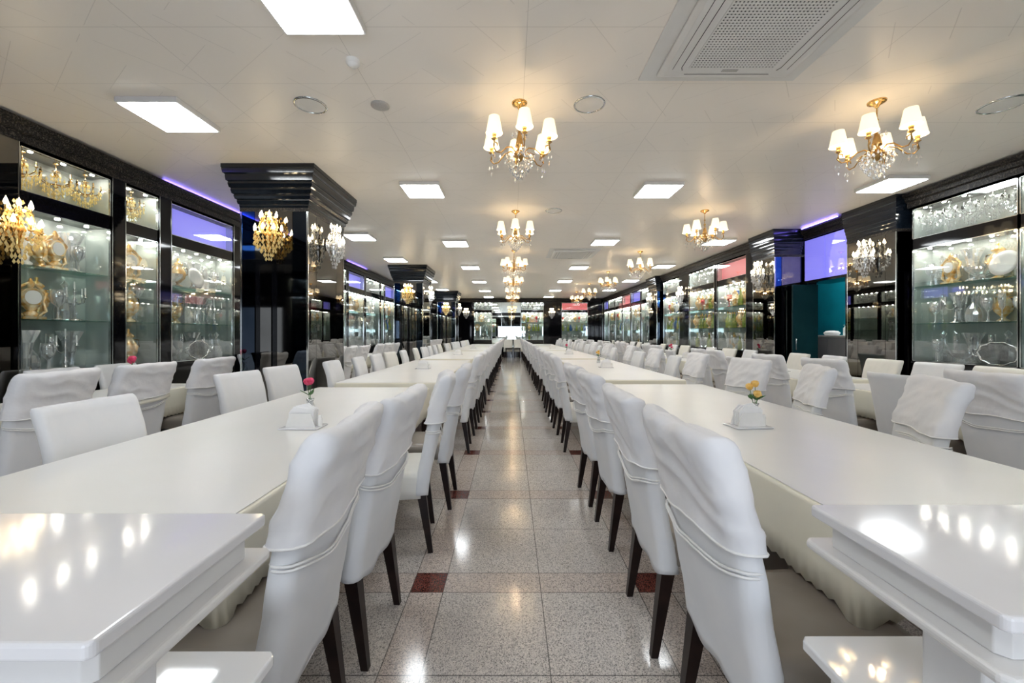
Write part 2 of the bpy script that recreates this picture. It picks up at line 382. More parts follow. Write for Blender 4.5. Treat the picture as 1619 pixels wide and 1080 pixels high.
ware('plate', 'display_plate', [('plate', pl, 'porcelain'), ('plate_stand', std, 'gold')], 'round white plate', 'plate')
ca = MB().lathe([(.06, 0), (.06, .01), (.02, .025), (.012, .06), (.022, .08), (.010, .1), (.009, .2), (.02, .22), (.008, .24), (.006, .30)], 12)
for k in range(4):
    a = k*PI/2+.4; c, s_ = math.cos(a), math.sin(a)
    ca.tube([(0, 0, .2), (.04*c, .04*s_, .17), (.085*c, .085*s_, .19), (.095*c, .095*s_, .235)], .005, 5)
    ca.lathe([(.008, .235), (.022, .243), (.01, .25), (.009, .27)], 8, (.095*c, .095*s_, 0))
ca.lathe([(.008, .30), (.022, .308), (.01, .315), (.009, .335)], 8)
cns = []
for k in range(4):
    a = k*PI/2+.4; cns.append(('candle', MB().lathe([(.007, .27), (.006, .34), (.0, .345)], 6, (.095*math.cos(a), .095*math.sin(a), 0)), 'porcelain'))
cns.append(('candle', MB().lathe([(.007, .335), (.006, .405), (0, .41)], 6), 'porcelain'))
ware('candelabra', 'candelabra', [('stand', ca, 'silver')]+cns, 'silver branched candelabra', 'candelabra')
ck = MB().box(-.035, .035, -.07, .07, 0, .02).lathe([(.03, .02), (.04, .04), (.02, .06), (.05, .10)], 10)
rr = []
for x in (-.02, .02): rr.append([(x, .065*math.cos(2*PI*j/20), .155+.065*math.sin(2*PI*j/20)) for j in range(20)])
ck.loft(rr, True, True)
for s_ in (-1, 1): ck.tube([(0, s_*.05, .02), (0, s_*.09, .06), (0, s_*.075, .13), (0, s_*.10, .19), (0, s_*.05, .23), (0, 0, .27)], [.012, .014, .01, .01, .012, .006], 6)
ck.lathe([(.012, .22), (.022, .25), (.006, .29)], 8)
rr = []
for x in (.021, .023): rr.append([(x, .05*math.cos(2*PI*j/20), .155+.05*math.sin(2*PI*j/20)) for j in range(20)])
ware('clock', 'mantel_clock', [('case', ck, 'gold_porcelain'), ('clock_face', MB().loft(rr, True, True), 'porcelain')], 'gilt mantel clock', 'clock')
ware('urn', 'gilt_urn', [('urn', MB().lathe([(.04, 0), (.045, .012), (.015, .035), (.02, .05), (.06, .10), (.07, .16), (.045, .21), (.03, .235), (.045, .25), (.03, .27), (.008, .29), (.012, .31), (0, .32)], 16), 'gold_porcelain'), ('handle', MB().tube([(0, .065, .13), (0, .11, .16), (0, .10, .22), (0, .04, .225)], .006, 5), 'gold'), ('handle', MB().tube([(0, -.065, .13), (0, -.11, .16), (0, -.10, .22), (0, -.04, .225)], .006, 5), 'gold')], 'gilt two-handled urn', 'urn')
ware('green', 'liqueur_bottle', [('bottle', MB().lathe([(.035, 0), (.038, .01), (.038, .13), (.014, .18), (.013, .24)], 12), 'green_glass'), ('cap', MB().lathe([(.015, .235), (.015, .265), (.0, .266)], 8), 'gold')], 'olive green bottle', 'bottle')
ware('red', 'red_goblet', [('goblet', MB().lathe(GOB, 12), 'red_glass')], 'ruby red stemmed glass', 'glass')
ware('blue', 'blue_vase', [('vase', MB().lathe([(.035, 0), (.04, .01), (.055, .08), (.045, .15), (.018, .2), (.03, .24), (.025, .24)], 14), 'blue_glass')], 'cobalt blue glass vase', 'vase')
fgm = MB().lathe([(.04, 0), (.045, .015), (.03, .03), (.035, .06), (.028, .10), (.02, .14), (.03, .17), (.018, .20)], 12)
ware('figurine', 'porcelain_figurine', [('figure', fgm.tube([(0, .02, .15), (.02, .055, .13), (.03, .04, .10)], .008, 6).tube([(0, -.02, .15), (.01, -.06, .16), (.02, -.07, .20)], .008, 6), 'porcelain'), ('head', MB().lathe([(.008, .195), (.02, .215), (.02, .235), (0, .25)], 10), 'porcelain')], 'white porcelain figurine', 'figurine')
# ornate tray standing upright on its edge
tr = MB(); rr = []
for s1, x in ((1, 0), (1.02, .008), (.94, .012), (.90, .006), (.90, 0)):
    rr.append([(x+(.02 if 0 else 0), .19*s1*math.cos(2*PI*j/40)*(1+.04*math.cos(20*PI*j/40)), .13+.125*s1*math.sin(2*PI*j/40)*(1+.04*math.cos(20*PI*j/40))) for j in range(40)])
tr.loft(rr, True, True)
th = MB().tube([(.005, .18, .09), (.005, .225, .1), (.005, .225, .16), (.005, .18, .17)], .007, 6); th2 = MB().tube([(.005, -.18, .09), (.005, -.225, .1), (.005, -.225, .16), (.005, -.18, .17)], .007, 6)
ware('tray', 'silver_tray', [('tray', tr, 'silver'), ('handle', th, 'silver'), ('handle', th2, 'silver')], 'upright oval silver tray', 'tray')
# hanging crystal pendants for the upper compartments
def pendant(m1, m2):
    a = MB().lathe([(.02, 0), (.02, -.01), (.004, -.012), (.004, -.06), (.03, -.07), (.012, -.085), (.02, -.11), (.006, -.13), (.006, -.2), (.02, -.215), (0, -.23)], 10)
    for k in range(6):
        t = k*PI/3; c, s_ = math.cos(t), math.sin(t)
        a.tube([(0, 0, -.19), (.05*c, .05*s_, -.20), (.1*c, .1*s_, -.17), (.11*c, .11*s_, -.135)], .004, 5)
        a.lathe([(.006, -.135), (.016, -.13), (.008, -.125), (.006, -.09), (0, -.085)], 6, (.11*c, .11*s_, 0))
    d = MB()
    for rad, z, n in ((.11, -.15, 12), (.08, -.2, 12), (.05, -.235, 8), (.02, -.26, 5), (.03, -.09, 7)):
        for k in range(n):
            t = k*2*PI/n; d.drop(rad*math.cos(t), rad*math.sin(t), z, .010, .045); d.drop(rad*math.cos(t), rad*math.sin(t), z-.046, .007, .03)
    return a, d
a, d = pendant(0, 0)
ware('pend_c', 'crystal_pendant', [('arms', a, 'silver'), ('crystal_drops', d, 'crystal')], 'small clear crystal chandelier', 'chandelier')
a, d = pendant(0, 0)
ware('pend_g', 'gilt_pendant', [('arms', a, 'gold'), ('crystal_drops', d, 'amber_crystal')], 'small gilt chandelier', 'chandelier')

def stock(axis, face, out, u0, u1, cname, rows, top, back=False):
    """rows: list of kind lists for the three levels (bottom, middle, upper shelf)"""
    levels = (ZB, SHELVES[0], SHELVES[1]); lname = ('bottom level', 'lower shelf', 'upper shelf')
    for li, kinds in enumerate(rows):
        if not kinds: continue
        z = levels[li]; i = 0; cnt = {}
        u = u0+.11; items = []
        while u < u1-.10:
            k = kinds[i % len(kinds)]; wd = {'tray': .5, 'bowl': .30, 'plate': .29, 'candelabra': .25, 'urn': .29, 'clock': .30, 'vase': .215, 'decanter': .17, 'figurine': .2}.get(k, .13)
            if u-.11+wd > u1-.03:
                k = 'goblet'; wd = .13
            if u-.11+wd > u1-.02: break
            items.append((k, u-.11+wd/2+.01)); u += wd+.012; i += 1
        for k, uu in items:
            o = WARES[k]; cnt[k] = cnt.get(k, 0)+1
            dp = .145 if k in ('bowl', 'candelabra') else random.uniform(.085, .12) if not back else random.uniform(.18, .20)
            loc = (face-out*dp, uu, z) if axis == 'y' else (uu, face-out*dp, z)
            rz = (0 if out > 0 else PI) if axis == 'y' else -PI/2
            if k == 'plate' or k == 'tray': pass
            else: rz += random.uniform(-.25, .25) + (PI if axis == 'x' and out > 0 else 0)
            tot = sum(1 for kk, _ in items if kk == k)
            pos = '' if tot == 1 else ', %s from %s' % (ORDF[cnt[k]-1], 'left' if axis == 'x' else 'camera')
            place(o, loc, rz, '%s%s on %s of %s%s' % (o['_lab'], ' behind' if back else '', lname[li], cname, pos), 'wares on the %s of %s' % (lname[li], cname), sc=random.uniform(.95, 1.08) * {'goblet': 1.5, 'flute': 1.3, 'decanter': 1.2, 'clock': 1.35, 'urn': 1.25, 'figurine': 1.45, 'vase': 1.15, 'green': 1.4, 'blue': 1.4, 'red': 1.5}.get(k, 1))
    if top:
        n = max(1, int((u1-u0)/.22))
        for i in range(n):
            uu = u0+(u1-u0)*(i+.5)/n; o = WARES[top]
            loc = (face-out*.135, uu, ZT-.001) if axis == 'y' else (uu, face-out*.135, ZT-.001)
            place(o, loc, random.uniform(0, 1), '%s hanging atop %s%s' % (o['_lab'], cname, '' if n == 1 else ', %s from %s' % (ORDF[i], 'left' if axis == 'x' else 'camera')), 'pendants in the top of ' + cname, sc=1.05)

CR = [['vase', 'goblet', 'candelabra', 'goblet', 'vase'], ['clock', 'goblet', 'candelabra', 'goblet', 'figurine'], ['figurine', 'clock', 'goblet', 'urn', 'decanter']]
GD = [['urn', 'green', 'urn'], ['urn', 'clock', 'green'], ['clock', 'urn', 'plate']]
CR2 = [['bowl', 'tray', 'decanter', 'goblet', 'goblet'], ['candelabra', 'decanter', 'vase', 'goblet'], ['bowl', 'plate', 'figurine', 'goblet']]
MX = [['goblet', 'goblet', 'vase', 'flute'], ['green', 'goblet', 'green', 'blue', 'decanter'], ['red', 'plate', 'goblet', 'urn']]
BK = [['flute', 'decanter', 'flute', 'vase'], ['flute', 'urn', 'decanter', 'vase'], ['decanter', 'urn', 'vase', 'flute']], [['vase', 'flute', 'decanter'], ['decanter', 'vase', 'flute', 'flute'], ['urn', 'flute', 'clock']]
BK2 = [['urn', 'green', 'vase', 'urn'], ['urn', 'clock', 'decanter', 'green'], ['candelabra', 'urn', 'blue', 'red']], [['vase', 'candelabra', 'red'], ['blue', 'urn', 'flute', 'red'], ['urn', 'candelabra', 'clock']]
GR = [['flute', 'vase', 'green', 'goblet'], ['green', 'green', 'urn', 'green'], ['urn', 'green', 'clock', 'red']]
left = [(3.56, 4.38, CR, 'pend_g', 'clear'), (4.54, 4.97, GD, 'pend_g', 'clear'), (5.15, 6.30, CR2, None, 'violet'), (6.48, 7.35, CR, 'pend_c', 'clear'), (7.50, 7.95, GD, 'pend_g', 'clear'),
        (8.12, 9.25, MX, 'pend_c', 'clear'), (9.45, 10.6, CR2, 'pend_c', 'clear'), (10.78, 11.9, CR, None, 'violet'), (12.06, 13.3, CR2, 'pend_c', 'clear'), (13.46, 13.76, None, None, 'clear'), (13.9, 14.95, MX, None, 'violet'),
        (15.1, 16.3, CR2, 'pend_c', 'clear'), (16.46, 17.6, None, 'pend_c', 'clear'), (17.76, 18.9, GR, None, 'violet'), (19.06, 20.2, CR, 'pend_c', 'clear'), (20.4, 21.55, None, 'pend_g', 'clear')]
prev = 3.46
pilaster('y', XL, 1, -3.5, 3.38, 'long plain black marble wall panel at the left edge of the picture')
pilaster('y', XL, 1, 3.38, 3.555, 'smoked glass strip with gilt chandelier at the far left edge', 'smoke_mirror')
for i, (a, b, rows, top, up) in enumerate(left):
    cn_ = '%s left wall cabinet' % ORDF[i]
    cabinet('y', XL, 1, a, b, 'black framed glass cabinet, %s along the left wall from the camera%s' % (ORDF[i], ', violet lit top' if up == 'violet' else ''), up)
    if rows: stock('y', XL, 1, a, b, cn_, rows, top)
    elif top: stock('y', XL, 1, a, b, cn_, [], top)
    if rows: stock('y', XL, 1, a, b, cn_, BK[i % 2], None, True)
    nx = left[i+1][0] if i+1 < len(left) else 22.05
    pilaster('y', XL, 1, b+.003, nx-.003, 'black marble pilaster just beyond the %s left wall cabinet' % ORD[i])
# right side: near recessed cabinet (x=5.4), then half column, doorway, column, far cabinets (x=5.0)
RN = 5.40
right_near = [(1.6, 3.0, None, None), (3.05, 4.30, CR2, 'pend_c'), (4.305, 5.45, [['tray', 'bowl', 'goblet', 'decanter'], ['goblet', 'flute', 'goblet', 'decanter', 'candelabra'], ['plate', 'bowl', 'clock', 'goblet']], 'pend_c')]
pilaster('y', RN, -1, -3.5, 1.597, 'long black marble wall panel right of the camera')
for i, (a, b, rows, top) in enumerate(right_near):
    cabinet('y', RN, -1, a, b, 'large silvery crystal cabinet set back on the right wall, %s bay from the camera' % ('first', 'second', 'third')[i])
    if rows:
        stock('y', RN, -1, a, b, '%s recessed right bay' % ('first', 'second', 'third')[i], rows, top)
        stock('y', RN, -1, a, b, '%s recessed right bay' % ('first', 'second', 'third')[i], BK[i % 2], None, True)
right = [(8.60, 9.80, GR, None, 'red'), (9.95, 11.35, GR, 'pend_c', 'clear'), (12.0, 13.3, MX, 'pend_c', 'clear'), (14.4, 15.5, CR2, 'pend_c', 'clear'), (15.65, 16.8, CR, None, 'violet'), (16.95, 18.1, CR2, None, 'red'), (18.25, 19.4, MX, 'pend_c', 'clear'), (19.55, 20.7, CR, 'pend_c', 'clear'), (20.85, 21.6, None, None, 'violet')]
pilaster('y', XR, -1, 8.15, 8.597, 'black marble pilaster beyond the doorway column on the right wall')
for i, (a, b, rows, top, up) in enumerate(right):
    cn_ = '%s cabinet past doorway' % ORDF[i]
    cabinet('y', XR, -1, a, b, 'black framed glass cabinet on the right wall, %s past the doorway%s' % (ORD[i] if i else 'first', {'red': ', pink lit on top', 'violet': ', violet lit on top'}.get(up, '')), up)
    if rows: stock('y', XR, -1, a, b, cn_, rows, top)
    elif top: stock('y', XR, -1, a, b, cn_, [], top)
    if rows and i < 5: stock('y', XR, -1, a, b, cn_, BK2[i % 2], None, True)
    nx = right[i+1][0] if i+1 < len(right) else 22.05
    if nx-b < 1.0: pilaster('y', XR, -1, b+.003, nx-.003, 'black marble pilaster just past the %s cabinet after the right doorway' % (ORD[i] if i else 'first'), 'black_gloss')
# far wall
far = [(-3.85, -2.75, GR, 'pend_c', 'clear'), (-1.95, -.2, None, 'pend_c', 'clear'), (1.0, 1.9, None, 'pend_c', 'clear'), (2.62, 4.1, [['goblet', 'vase'], ['decanter', 'goblet'], ['red', 'plate', 'figurine']], 'pend_g', 'clear')]
FY = YF-.05
prevx = XL+.02
fl = ['far wall cabinet behind the left columns', 'broad far wall cabinet left of the end mirror', 'narrow far wall cabinet right of the end mirror', 'far wall cabinet at the right end']
far = [(-4.0, -2.85, GR, 'pend_c', 'clear'), (-2.0, -1.05, CR, 'pend_c', 'clear'), (.55, 1.75, GR, 'pend_c', 'clear'), (2.75, 4.15, MX, 'pend_g', 'red')]
for i, (a, b, rows, top, up) in enumerate(far):
    pilaster('x', FY, -1, prevx, a-.003, 'black marble panel beside the %s' % fl[i], over=.02) if i != 2 else None
    cabinet('x', FY, -1, a, b, 'black framed glass ' + fl[i], up)
    stock('x', FY, -1, a, b, ('far left wall cabinet', 'cabinet left of end mirror', 'cabinet right of end mirror', 'far right wall cabinet')[i], rows, top)
    prevx = b+.003
pilaster('x', FY, -1, prevx, XR-.05, 'black marble panel in the far right corner', over=.02)
# centre of far wall: mirror that reflects the added rear fill, doors
t = thing('wall_mirror', 'large framed mirror panel on the far wall at the end of the aisle', 'mirror', (-.25, FY, 0))
B(-.79, .79, 0, .4, 0, .55).obj('base_panel', 'black_gloss', t)
B(-.77, .77, .0, .02, .55, 2.25).obj('mirror_glass', 'mirror', t)
B(-.79, .79, 0, .4, 2.25, 2.42).obj('header', 'black_gloss', t)
B(-.77, .77, .0, .02, 2.42, 2.97).obj('upper_mirror', 'mirror', t)
m_ = MB()
for x in (-.79, -.27, .25, .77): m_.box(x, x+.02, -.012, 0, .0, 2.97)
m_.obj('mullion', 'chrome', t)

for i, (a, b) in enumerate(((-4.2, -3.1), (-2.9, -1.75), (2.0, 3.1), (3.3, 4.4))):
    cabinet('x', YB+.42, 1, a, b, 'black framed glass cabinet on the wall behind the camera, %s from its left' % ORDF[i], ('violet', 'clear', 'red', 'clear')[i])
    if i < 2: stock('x', YB+.42, 1, a, b, '%s cabinet behind camera' % ORDF[i], GR, None)
    pilaster('x', YB+.42, 1, a-.19, a-.003, 'black marble pilaster behind the camera beside %s cabinet there' % ORDF[i])
# ---------------- free columns ----------------
def capital_mb(x0, x1, y0, y1, z0=2.74, z1=3.2, ov=.135):
    prof = []
    steps = [(0, 0), (.04, .0), (.07, .05), (.06, .08), (.16, .10), (.20, .16), (.18, .19), (.30, .21), (.36, .27), (.34, .31), (.46, .33), (.52, .41), (.50, .45), (.60, .47), (.66, .55), (.64, .60), (.76, .62), (.80, .72), (.79, .76), (.92, .79), (.97, .88), (.96, .90), (1.0, .91), (1.0, 1.0)]
    mb = MB(); rings = []
    for o, h in steps:
        e = o*ov; z = z0+h*(z1-z0)
        rings.append([(x0-e, y0-e, z), (x1+e, y0-e, z), (x1+e, y1+e, z), (x0-e, y1+e, z)])
    mb.loft(rings, True, True, False); return mb
def sconce(name, loc, rz, gold, label, s=1.0):
    """wall chandelier: local +x points out of the wall, origin at its centre"""
    t = thing(name, label, 'wall chandelier', loc, rz, None)
    met = 'gold' if gold else 'silver'; cr = 'amber_crystal' if gold else 'crystal'
    MB().lathe([(.0, -.0), (.045, -.0), (.04, .0)], 12).obj('backplate', met, t)
    bp = t.children[0]; 
    mb = MB(); rr = []
    for r, x in ((.05, .0), (.055, .01), (.02, .02)): rr.append([(x, r*.8*math.cos(2*PI*j/14), r*1.6*math.sin(2*PI*j/14)) for j in range(14)])
    mb.loft(rr, True, True); bp.data = mb.mesh('backplate', met)
    st = MB().lathe([(.004, .26), (.02, .23), (.008, .2), (.03, .15), (.012, .10), (.03, .03), (.05, -.01), (.02, -.06), (.028, -.12), (.01, -.17), (.016, -.2), (0, -.22)], 12, (.09, 0, 0)).tube([(0, 0, .0), (.05, 0, .03), (.09, 0, .0)], .008, 6)
    st.obj('stem', met, t)
    for k, (rad, z) in enumerate([(.15, -.05)]*5+[(.09, .10)]*4):
        n = 5 if k < 5 else 4; kk = k if k < 5 else k-5
        a = -PI/2*.95+PI*.95*kk/(n-1); c, s_ = math.cos(a)*.75, math.sin(a)
        arm = MB().tube([(.09, 0, z), (.09+rad*.4*c, rad*.4*s_, z-.04), (.09+rad*.85*c, rad*.85*s_, z-.03), (.09+rad*c, rad*s_, z+.03)], .005, 5)
        arm.lathe([(.004, .02), (.022, .03), (.008, .04), (.008, .08)], 8, (.09+rad*c, rad*s_, z)); ao = arm.obj('arm', met, t)
        MB().lathe([(.007, .08), (.016, .1), (.009, .125), (0, .15)], 8, (.09+rad*c, rad*s_, z)).obj('flame_bulb', 'bulb', ao)
    d = MB()
    for (rad, z, n, h) in ((.14, .02, 11, .05), (.13, -.06, 11, .05), (.10, .10, 9, .05), (.07, .16, 8, .045), (.07, -.14, 8, .05), (.15, -.03, 11, .05), (.15, -.09, 9, .05), (.12, -.12, 9, .055), (.09, .13, 8, .045), (.09, .07, 8, .045), (.08, -.17, 7, .055), (.045, -.21, 6, .06), (.06, .2, 6, .04), (.03, .25, 5, .04), (.12, .02, 9, .04), (.03, -.26, 4, .05)):
        for k in range(n):
            a = -PI/2+PI*k/(n-1); d.drop(.09+rad*.75*math.cos(a), rad*math.sin(a), z, .014, h)
    d.obj('crystal_drops', cr, t)['kind'] = 'stuff'
    t.scale = (s, s, s)
    freeze(t)
    return t
gold_proto = sconce('gilt_wall_chandelier', (0, 0, 0), 0, True, '')
cry_proto = sconce('crystal_wall_chandelier', (0, 0, 0), 0, False, '')
def put_sconce(gold, loc, rz, label, s=1):
    place(gold_proto if gold else cry_proto, loc, rz, label, 'gilt wall chandeliers on the columns' if gold else 'clear crystal wall chandeliers on the columns', sc=s)
def column(x0, x1, y0, y1, label, which, upper_front='smoke', ov=.135, faces='fr'):
    t = thing('column', label, 'column', ((x0+x1)/2, (y0+y1)/2, 0)); L = t.location
    def add(mb, name, m, bevel=0):
        mb.v = [(x-L.x, y-L.y, z) for x, y, z in mb.v]; return mb.obj(name, m, t, bevel)
    add(B(x0+.012, x1-.012, y0+.012, y1-.012, 0, 2.76), 'core', 'black_gloss')
    add(capital_mb(x0, x1, y0, y1, ov=ov), 'capital', 'black_fluted')
    add(B(x0-.02, x1+.02, y0-.02, y1+.02, 0, .12), 'plinth', 'black_gloss')
    # bead under the capital
    add(B(x0-.006, x1+.006, y0-.006, y1+.006, 2.70, 2.74), 'bead_band', 'flecked_trim')
    W = x1-x0; Z1 = 2.15
    # front face (towards camera): left strip, centre panel, right strip; upper and lower
    c0, c1 = x0+W*.215, x0+W*.77
    add(B(x0+.008, c0-.006, y0, y0+.012, Z1, 2.70), 'blue_glass_strip', 'blue_mirror')
    add(B(c0, c1, y0-.002, y0+.012, Z1, 2.70), 'smoked_mirror', 'smoke_mirror')
    add(B(c1+.006, x1-.012, y0, y0+.012, .12, 2.70), 'dark_mirror_strip', 'dark_mirror')
    add(B(x0+.008, c0-.006, y0, y0+.012, .12, Z1-.01), 'dark_mirror_strip', 'dark_mirror')
    m = (c0+c1)/2
    add(B(c0+.06, m-.03, y0-.002, y0+.012, .2, Z1-.06), 'lower_mirror', 'smoke_mirror')
    add(B(m+.04, c1, y0-.002, y0+.012, .2, Z1-.06), 'lower_mirror', 'smoke_mirror')
    # side faces: three mirror panels each
    D = y1-y0
    for xs, nm in ((x1, 1), (x0, -1)):
        for a, b in ((.02, .20), (.206, .755), (.761, .98)):
            add(B(min(xs, xs-nm*.012), max(xs, xs-nm*.012), y0+D*a, y0+D*b, .12, 2.70), 'side_mirror', 'smoke_mirror')
    e = MB()
    for x in (x0, x1-.014):
        for y in (y0-.004, y1-.010): e.box(x-.003, x+.017, y, y+.014, .12, 2.70)
    add(e, 'corner_bead', 'chrome')
    if 'f' in faces: put_sconce(True, ((c0+c1)/2, y0-.008, 2.42), -PI/2, 'gilt chandelier mounted on the front of the %s' % which)
    if 'r' in faces: put_sconce(False, (x1+.006, y0+D*.47, 2.42), 0, 'clear crystal chandelier mounted on the aisle face of the %s' % which)
    if 'l' in faces: put_sconce(False, (x0-.006, y0+D*.47, 2.42), PI, 'clear crystal chandelier mounted on the room face of the %s' % which)
    return t
column(-3.11, -2.335, 4.655, 5.64, 'big black mirrored column with stepped capital nearest on the left', 'nearest left column')
column(-3.28, -2.46, 11.33, 12.3, 'black mirrored column with stepped capital, second along the left side', 'second left column')
column(-3.32, -2.50, 18.2, 19.15, 'black mirrored column with stepped capital, farthest along the left side', 'farthest left column')
column(4.83, 5.44, 7.42, 8.08, 'black column with blue glass beside the teal doorway on the right', 'column beside the doorway', ov=.06, faces='l')
column(4.84, 5.44, 13.45, 14.2, 'slim black mirrored column midway along the right wall', 'midway right column', ov=.09, faces='l')
column(5.29, 5.84, 5.56, 6.37, 'shallow smoked glass half column between crystal cabinet and teal doorway', 'half column before the doorway', ov=.05, faces='l')
put_sconce(True, (XL+.015, 3.47, 2.2), 0, 'gilt chandelier on smoked strip at the far left edge of the picture')
put_sconce(False, (XR-.014, 11.68, 2.4), PI, 'clear crystal chandelier on pilaster between right wall cabinets')
put_sconce(False, (-2.42, FY-.024, 2.4), -PI/2, 'clear crystal chandelier on far wall panel left of the end mirror')
put_sconce(False, (2.2, FY-.024, 2.4), -PI/2, 'clear crystal chandelier on far wall panel right of the end mirror')

# ---------------- doorway on the right ----------------
struct('trim_6', B(5.33, 5.8, 6.40, 7.38, 2.2, 2.24), 'black_gloss')
t = thing('lit_transom', 'violet lit glass panels above the teal doorway', 'light panel', (5.33, 6.9, 2.24))
for a, b in ((6.42, 6.88), (6.90, 7.36)): B(.012, .03, a-6.9, b-6.9, .01, .73).obj('backlit_panel', 'violet_lit', t)
B(.0, .008, -.48, .46, .01, .73).obj('transom_glass', 'pane', t)
B(.05, .45, -.48, .46, 0.001, .95).obj('housing', 'black_gloss', t)
struct('trim_7', MB().box(5.30, 5.8, 6.385, 6.42, 0, 2.2), 'black_gloss')
d1 = struct('door_1', B(5.10, 5.56, 7.33, 7.36, .01, 2.18), 'dark_teal', .003)
h = MB().tube([(5.14, 7.325, 1.0), (5.14, 7.295, 1.0), (5.14, 7.295, 1.2), (5.14, 7.325, 1.2)], .008, 6).obj('door_handle', 'chrome', d1)
t = thing('drawer_counter', 'grey drawer counter inside the teal side room', 'counter', (6.55, 8.0, 0))
B(-.35, .40, -.9, .7, 0, 1.22).obj('carcass', 'grey_laminate', t)
B(-.37, .42, -.92, .72, 1.22, 1.26).obj('counter_top', 'porcelain', t, .004)
for z in (.1, .47, .84):
    for y in (-.88, -.09):
        dr = B(-.37, -.352, y, y+.77, z, z+.35).obj('drawer', 'grey_laminate', t, .004)
for i, (y, hh) in enumerate(((7.62, .24), (7.75, .2), (8.2, .1))):
    if hh > .15:
        t = thing('dispenser_bottle', ('tall' if i == 0 else 'short')+' white pump bottle on the grey counter in the side room', 'bottle', (6.4, y, 1.262))
        MB().lathe([(.035, 0), (.035, hh*.7), (.012, hh*.8), (.012, hh*.9)], 12, caps=True).obj('bottle', 'porcelain', t)
        MB().lathe([(.006, hh*.9), (.006, hh)], 6).tube([(0, 0, hh), (-.04, 0, hh-.005)], .006, 5).obj('pump', 'silver', t)
    else:
        MBt = MB().lathe([(.09, 0), (.11, .05), (.08, .09), (.03, .1), (0, .1)], 16); o = MBt.obj('folded_towel', 'tissue'); o.location = (6.42, 8.1, 1.262); o.scale = (1, 1.6, .9)
        tag(o, 'crumpled white towel lying on the grey counter in the side room', 'towel')
t = thing('added_ceiling_lamp', 'small round lamp added on the ceiling to light the teal side room', 'lamp', (6.4, 7.6, CEIL))  # added lamp, with the point light below, to brighten the side room
MB().lathe([(.16, 0), (.16, -.02), (.15, -.03)], 20).obj('rim', 'ceiling_plastic', t); MB().lathe([(.15, -.025), (.1, -.04), (0, -.045)], 20).obj('diffuser', 'led', t)
pl_ = bpy.data.lights.new('side_room_added_fill', 'POINT'); pl_.energy = 60; pl_.shadow_soft_size = .12; po = bpy.data.objects.new('side_room_added_fill', pl_); COL.objects.link(po); po.location = (6.4, 7.6, CEIL-.2)

# violet strips added on top of cornices to cast a ceiling glow
for i, (x, a, b, lb) in enumerate(((XL+.035, 1.4, 3.0, 'first stretch of the left cornice'), (XL+.035, 5.0, 6.4, 'left cornice behind the nearest column'), (XL+.035, 10.6, 12.0, 'left cornice by the second column'), (5.30-.06, 6.5, 7.3, 'cornice over the teal doorway'), (5.36-.04, 2.0, 3.2, 'near stretch of the right cornice'))):
    o = B(-.008, .008, 0, b-a, 0, .010).obj('added_glow_strip', 'violet_strip'); o.location = (x, a, 3.1725)
    tag(o, 'added violet glow strip along the top of the ' + lb, 'light strip')

# ---------------- ceiling fittings ----------------
lp = thing('ceiling_light', '', 'ceiling light'); lp['group'] = 'square ceiling light panels'
B(-.25, .25, -.25, .25, -.045, 0).obj('frame', 'ceiling_plastic', lp, .006)
B(-.232, .232, -.232, .232, -.052, -.046).obj('diffuser', 'led', lp, .002); freeze(lp)
rows_l = [('outer left row', -2.93, [3.49, 7.85, 10.3, 14.6, 17.3]), ('inner left row', -1.15, [2.27, 5.3, 8.44, 11.5, 14.65, 17.8, 20.8]), ('middle right row', 1.92, [5.3, 8.3, 11.5, 14.5, 17.6, 20.6]), ('outer right row', 4.25, [8.3, 11.3, 14.4, 17.5])]
for nm, x, ys in rows_l:
    for i, y in enumerate(ys): place(lp, (x, y, CEIL), 0, 'square white ceiling light panel, %s in the %s' % (ORD[i], nm))
place(lp, (4.78, 5.1, CEIL), 0, 'square white ceiling light panel behind the nearest right chandelier')
for nm, x, ys in (('left', -1.15, [-.8]), ('right', 1.92, [-.6]), ('outer left', -2.93, [.5]), ('outer right', 4.25, [1.9])):
    for y in ys: place(lp, (x, y, CEIL), 0, 'square white ceiling light panel above and behind the camera, %s one' % nm)

# air conditioners
ac = thing('air_conditioner', '', 'air conditioner')
B(-.58, .58, -.55, .55, -.012, 0).obj('trim_frame', 'ceiling_plastic', ac, .004)
body = MB(); body.loft([[(-.47, -.46, -.013), (.47, -.46, -.013), (.47, .46, -.013), (-.47, .46, -.013)], [(-.475, -.465, -.035), (.475, -.465, -.035), (.475, .465, -.035), (-.475, .465, -.035)], [(-.44, -.43, -.055), (.44, -.43, -.055), (.44, .43, -.055), (-.44, .43, -.055)]], True, True, False)
body.obj('body', 'ceiling_plastic', ac, .004)
B(-.29, .29, -.33, .33, -.0565, -.0552).obj('intake', 'grille_dark', ac)
g = MB()
for k in range(27): x = -.29+.58*k/26; g.box(x-.0055, x+.0055, -.33, .33, -.0595, -.0567)
for k in range(31): y = -.33+.66*k/30; g.box(-.29, .29, y-.0055, y+.0055, -.0597, -.0566)
g.obj('grille', 'ceiling_plastic', ac)
lv = MB()
for sx in (-1, 1): lv.tube([(sx*.33, -.36, -.056), (sx*.345, -.33, -.056), (sx*.345, .33, -.056), (sx*.33, .36, -.056)], .0025, 4).tube([(sx*.40, -.35, -.056), (sx*.40, .35, -.056)], .002, 4)
lv.tube([(-.3, .40, -.056), (.3, .40, -.056)], .002, 4)
lv.obj('louvre_gap', 'grille_dark', ac)
B(-.05, .06, .35, .375, -.058, -.0552).obj('badge', 'speaker_mesh', ac)
freeze(ac)
place(ac, (1.53, 2.48, CEIL), 0, 'white cassette air conditioner in the ceiling nearest the camera', 'ceiling cassette air conditioners')
place(ac, (1.45, 9.6, CEIL), 0, 'white cassette air conditioner in the ceiling farther down the aisle', 'ceiling cassette air conditioners')
